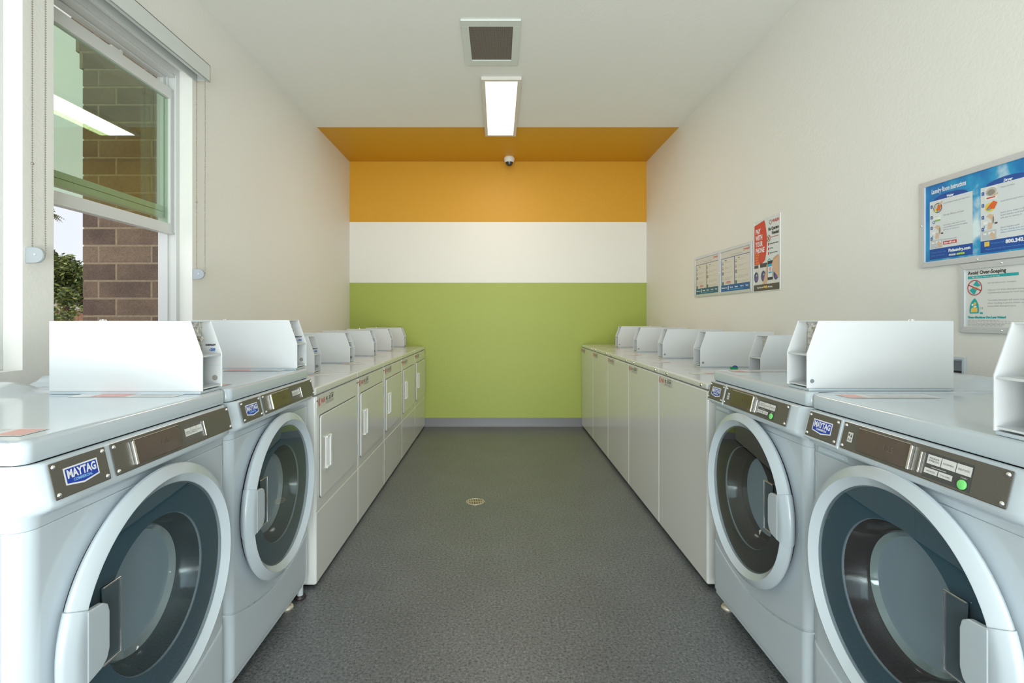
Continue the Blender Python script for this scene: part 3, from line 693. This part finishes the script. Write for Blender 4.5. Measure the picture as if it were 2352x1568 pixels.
# green and blue detergent cup on the first plain machine
r = empty('detergent_cup', (1.330, 2.87, .9305)); tag(r, 'tiny green detergent cup with a blue pod on a white machine top', 'detergent cup')
b = MB(); b.lathe([(0, 0), (.016, 0), (.023, .012), (.024, .017), (.021, .017), (.015, .004), (0, .003)], 2, n=24); bld(b, 'cup', mat('green_plastic', (.01, .35, .12), .3), r)
b = MB(); b.ball((.006, 0, .018), .014, sx=1.0, sy=1, sz=.65, n=16); bld(b, 'pod', mat('blue_gel', (.02, .03, .35), .2, coat=.5), r)

# wall outlet box
r = empty('outlet_box', (XR, (OY0+OY1)/2, OZ0), PI); tag(r, 'recessed washer outlet box with brass valve in the right wall behind the washer', 'outlet box')
hwv = (OY1-OY0)/2; hh = OZ1-OZ0; b = MB()
for a in ((-hwv-.012, -hwv, -.01, hh+.010), (hwv, hwv+.012, -.01, hh+.010)): b.box(.0005, .005, a[0], a[1], a[2], a[3], .001)
b.box(.0005, .005, -hwv, hwv, hh, hh+.010, .001); b.box(.0005, .005, -hwv, hwv, -.010, 0, .001)
b.box(-.08, .001, -hwv+.0005, -hwv+.004, 0.001, hh-.001); b.box(-.08, .001, hwv-.004, hwv-.0005, 0.001, hh-.001); b.box(-.08, .001, -hwv+.001, hwv-.001, hh-.004, hh-.0005); b.box(-.084, -.078, -hwv+.001, hwv-.001, .001, hh-.001); b.box(-.08, .001, -hwv+.001, hwv-.001, .0005, .004)
bld(b, 'housing', mat('outlet_plastic', (.62, .68, .76), .35), r)
b = MB(); b.box(-.078, -.070, -hwv+.03, hwv-.035, .03, hh-.05, .001); bld(b, 'back_plate', mat('dark_plate', (.05, .04, .04), .4), r)
for v in (-.04, .045):
    b = MB(); b.cyl((-.07, v, .07), (-.02, v, .07), .010); b.cyl((-.035, v, .04), (-.035, v, .105), .012, .009); b.box(-.03, -.015, v-.018, v+.018, .062, .076, .004); bld(b, 'valve', mat('brass', (.75, .55, .28), .25, metal=1), r)

# ================================================================ NOTICES ON THE RIGHT WALL
def board(y_far, z0, wd, ht, name, label, cat='notice board', group=None, fw=.022):
    """aluminium snap frame; local origin at lower left (viewer), y right, z up"""
    r = empty(name, (XR-.0005, y_far, z0), PI); tag(r, label, cat, group)
    b = MB(); d = .010
    for pts in ([(0, 0), (wd, 0), (wd-fw, fw), (fw, fw)], [(0, ht), (fw, ht-fw), (wd-fw, ht-fw), (wd, ht)], [(0, 0), (fw, fw), (fw, ht-fw), (0, ht)], [(wd, 0), (wd, ht), (wd-fw, ht-fw), (wd-fw, fw)]):
        b.prism(pts, 0, 0, d, .0012)
    bld(b, 'frame', SILVER, r)
    return r
def sheet(r, a0, b0, a1, b1, m, nm='sheet', n=.004):
    b = MB(); b.box(.001, n, a0, a1, b0, b1); return bld(b, nm, m, r)
def lines(b, a0, btop, wd, rows, n, col, h=.0022, gap=.0065):
    for k, f in enumerate(rows):
        x = a0; end = a0+wd*f; rnd = random.Random(int(a0*1e4)+k*7)
        while x < end:
            L = rnd.uniform(.006, .016); b.rect(x, btop-k*gap, min(x+L, end), btop-k*gap+h, n, col); x += L+.003
SKY = bpy.data.materials.new('printed_sky'); SKY.use_nodes = True; n = SKY.node_tree; p = n.nodes['Principled BSDF']; p.inputs['Roughness'].default_value = .3
t = n.nodes.new('ShaderNodeTexCoord'); z = n.nodes.new('ShaderNodeTexNoise'); z.inputs['Scale'].default_value = 7; z.inputs['Detail'].default_value = 6
rr = n.nodes.new('ShaderNodeValToRGB'); e = rr.color_ramp.elements; e[0].position = .40; e[0].color = (.005, .19, .52, 1); e[1].position = .66; e[1].color = (.72, .84, .88, 1); q = e.new(.54); q.color = (.02, .33, .62, 1)
n.links.new(t.outputs['Object'], z.inputs['Vector']); n.links.new(z.outputs['Fac'], rr.inputs['Fac']); n.links.new(rr.outputs['Color'], p.inputs['Base Color'])
PALE = (.70, .73, .75); NAVY = (.01, .08, .36); INK = (.30, .33, .40); PAPER = (.74, .74, .72); WHT = (.86, .88, .92); SKIN = (.70, .48, .33); RED = (.62, .04, .03)

# big board: Laundry Room Instructions
r = board(2.0145, 1.420, .484, .334, 'notice_board', 'blue framed laundry room instruction board with cloud background at the right edge', fw=.021)
sheet(r, .015, .015, .469, .319, SKY)
b = MB(); N0 = .0044
b.text('Laundry Room Instructions', .048, .280, .0175, N0+.0006, WHT, width=.145, bold=.0007, shear=.1)
def column(a0, wd, title, icons):
    k = 24; cx = a0+wd*.5; pts = [(cx+wd*.40*math.cos(PI*i/k), .252+.020*math.sin(PI*i/k)) for i in range(k+1)]
    b.art(pts, N0, NAVY); b.text(title, cx, .2545, .0085, N0+.0006, WHT, width=.030, bold=.0006, align='CENTER', shear=.1)
    b.rect(a0, .068, a0+wd, .252, N0+.0002, PALE); b.rect(a0, .028, a0+wd, .068, N0+.0002, NAVY)
    for i in range(4):
        zc = .225-i*.041; b.rect(a0+.004, zc, a0+.013, zc+.012, N0+.0006, NAVY); b.text(str(i+1), a0+.0085, zc+.003, .006, N0+.0009, WHT, align='CENTER')
column(.040, .178, 'Washer', 0); column(.248, .190, 'Dryer', 1)
def steps(a0, first):
    n1 = N0+.0006; x = a0+.016
    if first:
        b.disc(x+.020, .222, .019, n1, (.05, .05, .06), ry=.019); b.disc(x+.020, .222, .0165, n1+.0002, (.55, .55, .52)); b.art([(x+.008, .212), (x+.030, .210), (x+.036, .228), (x+.022, .236), (x+.018, .222)], n1+.0004, (.72, .16, .03)); b.art([(x+.006, .210), (x+.014, .206), (x+.016, .216), (x+.008, .222)], n1+.0005, (.85, .65, .05)); b.art([(x+.014, .205), (x+.024, .207), (x+.020, .214)], n1+.0006, (.05, .45, .62)); b.art([(x+.026, .236), (x+.040, .246), (x+.043, .240), (x+.030, .230)], n1+.0006, SKIN)
        b.rect(x+.002, .172, x+.034, .196, n1, (.82, .83, .80)); b.rect(x+.006, .190, x+.030, .191, n1+.0002, INK); b.rect(x+.008, .172, x+.032, .178, n1+.0003, (.25, .50, .10)); b.ring(x+.003, .170, .006, .002, n1+.0003, NAVY, 12)
    else:
        b.rect(x, .205, x+.044, .250, n1, (.80, .80, .78)); b.disc(x+.022, .232, .020, n1+.0002, (.55, .52, .48), ry=.015); b.disc(x+.022, .230, .014, n1+.0003, (.30, .27, .24), ry=.010); b.rect(x+.006, .210, x+.036, .214, n1+.0004, RED); b.art([(x+.026, .216), (x+.046, .226), (x+.046, .220), (x+.030, .212)], n1+.0005, SKIN)
        b.disc(x+.018, .180, .018, n1, (.80, .62, .12), ry=.016); b.art([(x+.004, .174), (x+.034, .172), (x+.044, .192), (x+.030, .200), (x+.016, .188)], n1+.0003, (.75, .14, .03)); b.art([(x+.006, .170), (x+.020, .170), (x+.018, .180)], n1+.0005, (.05, .45, .62))
    y = .128
    b.art([(x+.004, y+.022), (x+.016, y+.030), (x+.030, y+.024), (x+.034, y+.006), (x+.026, y-.008), (x+.022, y+.010), (x+.010, y+.020)], n1, SKIN); b.art([(x+.010, y-.022), (x+.024, y-.022), (x+.026, y-.002), (x+.012, y+.0)], n1+.0002, SKIN); b.rect(x+.028, y-.004, x+.031, y+.018, n1+.0004, (.08, .16, .14)); b.rect(x-.006, y-.004, x+.010, y+.006, n1, (.86, .87, .86)); b.rect(x-.004, y-.016, x-.001, y-.008, n1, (.15, .35, .65)); b.rect(x+.034, y-.008, x+.044, y-.002, n1, (.15, .10, .10))
    b.rect(x-.012, .070, x+.040, .102, n1, (.56, .58, .60)); b.rect(x-.006, .088, x+.006, .094, n1+.0002, (.86, .86, .86)); b.rect(x+.012, .088, x+.034, .096, n1+.0002, (.86, .86, .86)); b.art([(x+.016, .088), (x+.024, .096), (x+.034, .088), (x+.036, .071), (x+.024, .071), (x+.022, .082)], n1+.0004, SKIN)
steps(.040, True); steps(.248, False)
n1 = N0+.0007
def tx(s_, a, z_, wd, h=.0048, col=INK): b.text(s_, a, z_, h, n1, col, width=wd)
tx('Load clothes loosely and close door', .100, .232, .108); tx('Add High Efficiency detergent', .100, .187, .086)
tx('Insert coins, swipe credit card or', .100, .150, .090); tx('insert laundry card until the display', .100, .141, .098); tx('tells you to remove it.', .100, .132, .066); tx('Select laundry cycle', .100, .096, .056)
b.rect(.100, .079, .156, .091, n1, RED); b.text('Door will Lock', .104, .0822, .0058, n1+.0003, WHT, width=.048, bold=.0005)
tx('Clean lint filter', .318, .236, .048); tx('Load clothes and close door', .318, .190, .090); tx('Insert coins, swipe credit card or', .318, .152, .105); tx('insert laundry card until the display', .318, .143, .112); tx('tells you to remove it.', .318, .134, .070); tx('Select laundry cycle', .318, .102, .062)
tx('To start drying cycle, press start', .318, .094, .1, .004, (.1, .3, .6)); tx('when a selection has been made', .318, .086, .1, .004, (.1, .3, .6))
tx('To Report Service Visit', .046, .052, .066, .0045, (.12, .30, .72)); tx('Online Laundry Site', .046, .040, .060, .0045, (.12, .30, .72))
b.text('Fixlaundry.com', .122, .049, .0105, n1, WHT, width=.088, bold=.0007); b.rect(.124, .034, .152, .0405, n1, (.62, .68, .72)); b.rect(.156, .034, .188, .0405, n1, (.45, .68, .08))
b.rect(.262, .048, .280, .064, n1, (.82, .58, .12)); tx('For Service Call', .285, .054, .044, .0055, (.10, .34, .75)); b.text('800.342.5932', .335, .050, .0115, n1, WHT, width=.098, bold=.0008); tx('Please provide the machine ID number', .266, .036, .150, .0045, (.12, .38, .80))
b.build('print', None, r)
screws([(.008, .165), (.242, .008)], .010, r, r=.0032)

# Avoid Over-Soaping board
r = board(1.8445, 1.1715, .314, .2445, 'notice_board', 'small framed white Avoid Over-Soaping notice on the wall below the blue board', fw=.021)
sheet(r, .018, .018, .296, .2265, flat(PAPER, 'notice_paper'))
b = MB(); TEAL = (.01, .40, .42); n1 = .0046; GT = (.42, .42, .42)
b.text('Avoid Over-Soaping', .030, .2045, .0125, n1, (.03, .03, .03), width=.137, bold=.0005)
b.rect(.030, .190, .207, .1995, n1, TEAL); b.text('High efficiency washers use less soap', .045, .1925, .0045, n1+.0003, WHT, width=.100)
b.ring(.056, .158, .0275, .003, n1+.0006, (.55, .06, .06)); b.art([(.050, .168), (.062, .182), (.078, .164), (.066, .161)], n1, TEAL); b.art([(.036, .150), (.048, .158), (.064, .150), (.054, .132)], n1, TEAL); b.art([(.044, .163), (.062, .159), (.072, .156), (.068, .150), (.050, .156)], n1+.0003, (.75, .42, .08))
b.art([(.031, .168), (.033, .171), (.081, .148), (.079, .145)], n1+.0006, (.55, .06, .06))
b.art([(.037, .068), (.070, .068), (.072, .080), (.070, .098), (.064, .112), (.056, .122), (.044, .110), (.038, .095), (.036, .080)], n1, TEAL); b.art([(.042, .072), (.066, .072), (.067, .086), (.054, .092), (.042, .084)], n1+.0003, (.82, .55, .12)); b.disc(.057, .102, .0055, n1+.0003, (.82, .55, .12)); b.disc(.048, .098, .004, n1+.0003, WHT); b.disc(.058, .092, .006, n1+.0004, WHT, ry=.003)
b.text('1/4', .074, .083, .0068, n1, (.2, .2, .2)); b.rect(.075, .066, .086, .072, n1, TEAL)
for s_, z_, wd in (('Do not use powder detergent', .169, .096), ('Only use 1/4 of the detergent manufacturer\'s', .145, .150), ('recommended amount for each load.', .1355, .122), ('Too much detergent will cause rinse problems,', .110, .158), ('often resulting in poorly rinsed, wet clothes', .100, .152), ('and possible detergent stains.', .090, .096)): b.text(s_, .103, z_, .0052, n1, GT, width=wd)
b.text('These Machines Use Less Water!', .030, .051, .0068, n1, TEAL, width=.137, bold=.0007)
lines(b, .030, .043, .155, (.72, .98, 1.0, .85, .8), n1, GT, .0016, .0047)
b.build('print', None, r)
screws([(.157, .2345), (.157, .010)], .010, r, r=.0036)

def small_board(y_far, z0, label, dkc, foot):
    r = board(y_far, z0, .483, .334, 'notice_board', label, group='pair of white instruction boards on the right wall', fw=.020)
    sheet(r, .016, .016, .467, .318, flat(dkc))
    b = MB(); n1 = .0046; b.rect(.018, .266, .465, .316, n1, (.70, .68, .64)); b.text('Laundry Room Instructions', .17, .276, .010, n1+.0003, (.45, .36, .34), width=.17)
    b.text('WASH', .385, .288, .013, n1+.0003, RED, width=.062, bold=.0006, shear=.2); b.ring(.374, .294, .010, .003, n1+.0003, RED, 12)
    for a0, wd, title in ((.028, .200, 'Washer'), (.236, .222, 'Dryer')):
        b.rect(a0, .068, a0+wd, .262, n1, (.72, .69, .62)); b.text(title, a0+.052, .244, .0075, n1+.0004, (.08, .08, .1), bold=.0005)
        for i, c in enumerate(((.22, .26, .16), (.50, .15, .10), (.30, .27, .25), (.55, .50, .45), (.10, .20, .08))):
            z_ = .226-i*.037
            if i in (2, 4): b.rect(a0+.008, z_-.010, a0+.036, z_+.014, n1+.0004, c)
            else: b.ring(a0+.020, z_+.002, .012, .0035, n1+.0004, c, 12); b.rect(a0+.014, z_-.004, a0+.026, z_+.001, n1+.0005, c)
            lines(b, a0+.054, z_+.006, wd-.075, ((.7,), (.9, .5), (.8,), (1, .95, .6), (.95, .8))[i], n1+.0004, (.40, .38, .36), .0020, .0075)
    b.rect(.110, .080, .170, .093, n1+.0006, RED); b.text('Door will Lock', .114, .0835, .006, n1+.0009, WHT, width=.052, bold=.0004)
    b.rect(.018, .018, .465, .066, n1+.0002, foot)
    for a, s_, wd in ((.030, 'Fixlaundry.com', .085), (.165, 'Service', .045), (.240, 'Refunds', .045), (.320, 'Visit Us', .050), (.395, 'Text', .040)): b.text(s_, a, .044, .0085, n1+.0006, WHT, width=wd, bold=.0006)
    b.rect(.130, .030, .146, .060, n1+.0006, (.6, .7, .72)); lines(b, .165, .030, .20, (1,), n1+.0006, (.12, .50, .70), .004)
    b.build('print', None, r); screws([(.008, .165), (.475, .165)], .010, r, r=.003)
    return r
small_board(4.325, 1.4010, 'framed instruction board farthest from the camera, left one of the close pair', (.06, .10, .14), (.03, .13, .20))
small_board(3.839, 1.3985, 'framed instruction board with royal blue footer, beside the red payment poster', (.03, .07, .30), (.01, .12, .36))

# red payment poster in an acrylic sleeve
r = empty('poster', (XR-.0005, 3.338, 1.392), PI); tag(r, 'tall red and white pay by phone poster right of the two instruction boards', 'poster')
PW, PH = .317, .459
b = MB(); b.box(0, .005, 0, .010, 0, PH, .001); b.box(0, .005, PW-.008, PW, 0, PH, .001); b.box(0.0002, .0047, .001, PW-.001, PH-.008, PH-.0006, .001); b.box(.0002, .0047, .001, PW-.001, .0006, .006, .001)
bld(b, 'holder', mat('acrylic_edge', (.80, .84, .85), .2, coat=.4), r)
sheet(r, .008, .005, PW-.007, PH-.007, flat((.74, .79, .80)), 'sheet', .003)
b = MB(); n1 = .0036
b.art([(.010, .175), (.010, .430), (.135, .447)]+[(.135+.030*math.sin(PI*i/14)**.8+.0*i, .447-(.447-.175)*i/14) for i in range(1, 14)]+[(.098, .175)], n1, (.66, .06, .03))
for k, s_ in enumerate(('PAY', 'WITH', 'YOUR', 'PHONE')): b.text(s_, .028, .372-k*.041, .031, n1+.0004, WHT, width=(.062, .085, .090, .108)[k], bold=.0016)
for k, wd in enumerate((.046, .040, .036, .046)): b.text(('SIMPLE', 'FAST', 'EASY', 'SECURE')[k], .028, .232-k*.017, .011, n1+.0004, (.85, .42, .06), width=wd, bold=.0005)
b.text('WASH', .225, .416, .018, n1, RED, width=.078, bold=.0010, shear=.2); b.ring(.207, .422, .015, .004, n1, (.2, .05, .05), 16)
b.text('No Quarters', .182, .372, .019, n1, (.03, .03, .03), width=.118, bold=.0014); b.text('Needed', .222, .344, .019, n1, (.03, .03, .03), width=.078, bold=.0014)
b.disc(.186, .325, .023, n1+.0003, (.35, .38, .30)); b.disc(.186, .325, .018, n1+.0005, (.62, .60, .52)); b.art([(.170, .338), (.174, .341), (.202, .312), (.198, .309)], n1+.0007, RED); b.art([(.198, .341), (.202, .338), (.174, .309), (.170, .312)], n1+.0007, RED)
b.text('just use your phone', .214, .326, .007, n1, RED, width=.085, bold=.0003)
for k, s_ in enumerate(('Download FREE mobile app', 'Add Value', 'Select machine and start')): b.disc(.186, .288-k*.028, .0075, n1, RED, ry=.010); b.text(s_, .200, .286-k*.028, .0072, n1, (.05, .05, .05), width=(.096, .036, .085)[k], bold=.0004)
b.ring(.192, .183, .018, .006, n1, (.02, .48, .55), 16); b.text('PayRange', .204, .178, .012, n1, (.12, .50, .25), width=.052, bold=.0006); b.rect(.186, .150, .240, .162, n1, (.04, .04, .04))
b.rect(.009, .036, PW-.008, .170, n1+.0001, (.74, .75, .73)); b.rect(.009, .152, .062, .172, n1+.0004, (.08, .07, .06)); b.rect(.085, .152, .170, .178, n1+.0004, (.06, .06, .05))
for cx, cy in ((.036, .095), (.125, .097), (.270, .098)): b.disc(cx, cy, .033, n1+.0004, (.68, .70, .72), ry=.040); b.disc(cx, cy, .028, n1+.0006, (.06, .08, .18), ry=.034); b.art([(cx-.015, cy-.02), (cx+.012, cy-.022), (cx+.018, cy+.004), (cx-.004, cy-.004)], n1+.0008, (.22, .10, .36)); b.art([(cx-.004, cy+.004), (cx+.014, cy+.008), (cx+.006, cy+.020)], n1+.0008, (.65, .68, .72))
b.art([(.105, .036), (.150, .036), (.175, .070), (.180, .160), (.165, .165), (.150, .120), (.135, .080)], n1+.0010, SKIN)
b.rect(.176, .068, .236, .185, n1+.0012, (.03, .03, .04)); b.rect(.179, .084, .233, .165, n1+.0014, (.78, .82, .85)); b.rect(.179, .150, .233, .166, n1+.0016, (.03, .40, .65)); b.rect(.188, .108, .224, .118, n1+.0016, (.05, .45, .65)); b.text('12', .206, .125, .018, n1+.0016, RED, width=.022, bold=.001, align='CENTER')
b.art([(.225, .160), (.240, .188), (.270, .196), (.300, .212), (.308, .205), (.308, .085), (.296, .070), (.285, .090), (.262, .105), (.240, .125)], n1+.0018, SKIN)
for k in range(3): b.art([(.238+.018*k, .187+.006*k), (.246+.018*k, .200+.006*k), (.258+.018*k, .202+.006*k), (.262+.016*k, .188+.006*k)], n1+.0019, (.66, .39, .22))
b.rect(.008, .005, PW-.007, .045, n1+.0020, (.10, .085, .065)); b.text('Your First Load', .050, .022, .010, n1+.0023, WHT, width=.078, bold=.0006); b.text('FREE', .132, .021, .013, n1+.0023, (.90, .62, .08), width=.040, bold=.001); b.text('with signup', .178, .022, .010, n1+.0023, WHT, width=.056, bold=.0006)
b.build('print', None, r)

# ================================================================ OUTSIDE THE WINDOW
BR = bpy.data.materials.new('split_face_block'); BR.use_nodes = True; n = BR.node_tree; p = n.nodes['Principled BSDF']; p.inputs['Roughness'].default_value = .9
g = n.nodes.new('ShaderNodeNewGeometry'); t = n.nodes.new('ShaderNodeTexCoord'); z = n.nodes.new('ShaderNodeTexNoise'); z.inputs['Scale'].default_value = 6; z.inputs['Detail'].default_value = 3
z2 = n.nodes.new('ShaderNodeTexNoise'); z2.inputs['Scale'].default_value = 160; z2.inputs['Detail'].default_value = 2
ad = n.nodes.new('ShaderNodeMath'); ad.operation = 'MULTIPLY_ADD'; ad.inputs[1].default_value = .45
rr = n.nodes.new('ShaderNodeValToRGB'); e = rr.color_ramp.elements; e[0].position = .38; e[0].color = (.105, .072, .060, 1); e[1].position = .95; e[1].color = (.22, .155, .11, 1)
m2 = n.nodes.new('ShaderNodeMix'); m2.data_type = 'RGBA'; m2.blend_type = 'OVERLAY'; m2.inputs[0].default_value = .5
n.links.new(g.outputs['Random Per Island'], ad.inputs[0]); n.links.new(z.outputs['Fac'], ad.inputs[2]); n.links.new(t.outputs['Object'], z.inputs['Vector']); n.links.new(t.outputs['Object'], z2.inputs['Vector'])
n.links.new(ad.outputs[0], rr.inputs['Fac']); n.links.new(rr.outputs['Color'], m2.inputs['A']); n.links.new(z2.outputs['Fac'], m2.inputs['B']); n.links.new(m2.outputs['Result'], p.inputs['Base Color'])
MORT = mat('mortar', (.31, .245, .17), .95, nscale=60, namt=.15)
r = empty('brick_pier', (-2.12, 3.07, 0)); tag(r, 'brown brick wall end standing outside beyond the window', 'brick wall')
M0 = Matrix.Translation((2.12, -3.07, 0))
b = MB(); Y0 = 2.93; blocks = MB(); z0 = 1.240-.1013*12
for k in range(0, 33):
    za = z0+k*.1013; zb_ = za+.0923
    xl = -2.39-(0 if za < 2.66 else .022 if za < 2.76 else .045 if za < 2.86 else .07)
    js = [(-2.2988 if k % 2 else -2.1966)+.305*i for i in range(-3, 4)]
    xs = [xl]+[j for j in js if xl+.03 < j < -1.90]+[-1.875]
    for i in range(len(xs)-1):
        x0 = xs[i]+(0.0045 if i else 0); x1 = xs[i+1]-(.0045 if i < len(xs)-2 else 0)
        blocks.box(x0, x1, Y0, Y0+.14, za, zb_, .0025, seg=1, smooth=False); blocks.box(x0, x1, Y0+.15, Y0+.29, za, zb_, .0025, seg=1, smooth=False)
b.box(-2.384, -1.875, Y0+.0015, Y0+.2885, z0-.009, 2.66); b.box(-2.408, -1.875, Y0+.0012, Y0+.2888, 2.6605, 2.757); b.box(-2.43, -1.875, Y0+.0015, Y0+.2885, 2.7575, 2.86); b.box(-2.455, -1.875, Y0+.0012, Y0+.2888, 2.8605, 4.55)
b.bm.transform(M0); blocks.bm.transform(M0); bld(blocks, 'bricks', BR, r); bld(b, 'mortar', MORT, r)

b = MB(); b.box(-40, XO-.01, -12, 40, -.12, -.02); structure(bld(b, 'ground', mat('outdoor_paving', (.35, .31, .27), .9, nscale=2, namt=.2)))
# wooden fence
r = empty('wooden_fence', (-11, 17.5, -.02)); tag(r, 'brown wooden fence seen through the open lower window', 'fence')
WOOD = mat('fence_wood', (.36, .20, .12), .8, nscale=5, namt=.25)
b = MB()
for k in range(60): b.box(-6+k*.2, -6+k*.2+.19, -.012, .012, 0, 1.52+.01*math.sin(k), .002, seg=1)
bld(b, 'boards', WOOD, r); b = MB(); b.box(-6, 6, .013, .06, .3, .38); b.box(-6, 6, .013, .06, 1.2, 1.28); bld(b, 'rails', WOOD, r)
r = empty('low_building', (-16, 25, -.02)); tag(r, 'pale low building roof behind the fence and tree', 'building')
b = MB(); b.box(-9, 6, -.5, 4, 0, 2.2); bld(b, 'walls', mat('pale_stucco', (.62, .55, .48), .9), r)
b = MB(); b.box(-9.2, 6.2, -.8, 4.2, 2.2, 2.5, .02); bld(b, 'roof', mat('pale_roof', (.60, .56, .54), .8), r)

LEAF = bpy.data.materials.new('leaves'); LEAF.use_nodes = True; n = LEAF.node_tree; p = n.nodes['Principled BSDF']; p.inputs['Roughness'].default_value = .6
g = n.nodes.new('ShaderNodeNewGeometry'); rr = n.nodes.new('ShaderNodeValToRGB'); e = rr.color_ramp.elements; e[0].color = (.035, .065, .02, 1); e[1].color = (.40, .42, .12, 1); q = e.new(.6); q.color = (.13, .18, .05, 1)
n.links.new(g.outputs['Random Per Island'], rr.inputs['Fac']); n.links.new(rr.outputs['Color'], p.inputs['Base Color'])
BARK = mat('bark', (.16, .11, .08), .9, nscale=20, namt=.3)
def tree(x, y, h0, h1, R, nl, label, seed, leaf=.07):
    rnd = random.Random(seed); r = empty('garden_tree', (x, y, -.02)); tag(r, label, 'tree')
    b = MB(); b.cyl((0, 0, 0), (.05, 0, h0+.3), .11, .07, n=10)
    for k in range(9):
        a = k*2.4; b.cyl((.04, 0, h0*.9+.05*k), (R*.7*math.cos(a), R*.7*math.sin(a), h0+(h1-h0)*(.25+.08*k)), .04, .012, n=6)
    bld(b, 'trunk', BARK, r)
    me = bpy.data.meshes.new('crown'); V = []; F = []
    cl = [(rnd.uniform(-.75, .75)*R, rnd.uniform(-.7, .7)*R, h0+(h1-h0)*rnd.uniform(.08, .92), rnd.uniform(.22, .42)*R) for _ in range(34)]
    for i in range(nl):
        c = rnd.choice(cl); d = Vector((rnd.gauss(0, 1), rnd.gauss(0, 1), rnd.gauss(0, .8))).normalized()*c[3]*rnd.uniform(.6, 1.05); q = Vector(c[:3])+d
        ax = Vector((rnd.gauss(0, 1), rnd.gauss(0, 1), rnd.gauss(0, .5))).normalized(); bx = ax.orthogonal().normalized(); L = leaf*rnd.uniform(.7, 1.4)
        k = len(V); V += [q-ax*L, q+bx*L*.35, q+ax*L, q-bx*L*.35]; F.append((k, k+1, k+2, k+3))
    me.from_pydata(V, [], F); me.materials.append(LEAF); link('crown', me, r)
    return r
tree(-11.9, 14.0, 1.55, 3.0, 1.0, 9000, 'leafy green tree seen through the lower part of the window', 3)
tree(-9.2, 10.6, .55, 1.5, .38, 1500, 'small shrubby tree in front of the wooden fence', 5, .045)
r = empty('palm_tree', (-30.6, 34, -.02)); tag(r, 'palm tree top far away in the sky at the left window edge', 'palm tree')
b = MB(); b.cyl((0, 0, 0), (.3, 0, 8.3), .22, .14, n=10); bld(b, 'trunk', BARK, r)
me = bpy.data.meshes.new('fronds'); V = []; F = []; rnd = random.Random(2)
for f in range(26):
    a = f*2.399; el = rnd.uniform(-.5, 1.0); L = rnd.uniform(.9, 1.3); prev = None
    for s_ in range(14):
        u = s_/13; q = Vector((.3+math.cos(a)*L*u*math.cos(el), math.sin(a)*L*u*math.cos(el), 8.3+L*u*math.sin(el)-.9*u*u))
        side = Vector((-math.sin(a), math.cos(a), -.35))
        for sg in (-1, 1):
            k = len(V); w_ = .32*math.sin(PI*min(u+.12, 1)); V += [q, q+Vector((side.x*sg, side.y*sg, -.5))*w_+Vector((0, 0, .0)), q+Vector((math.cos(a)*.10, math.sin(a)*.10, -.02))]; F.append((k, k+1, k+2))
me.from_pydata(V, [], F); me.materials.append(mat('palm_frond', (.20, .20, .10), .7)); link('fronds', me, r)

for m_ in bpy.data.meshes:
    if m_.users == 0: bpy.data.meshes.remove(m_)
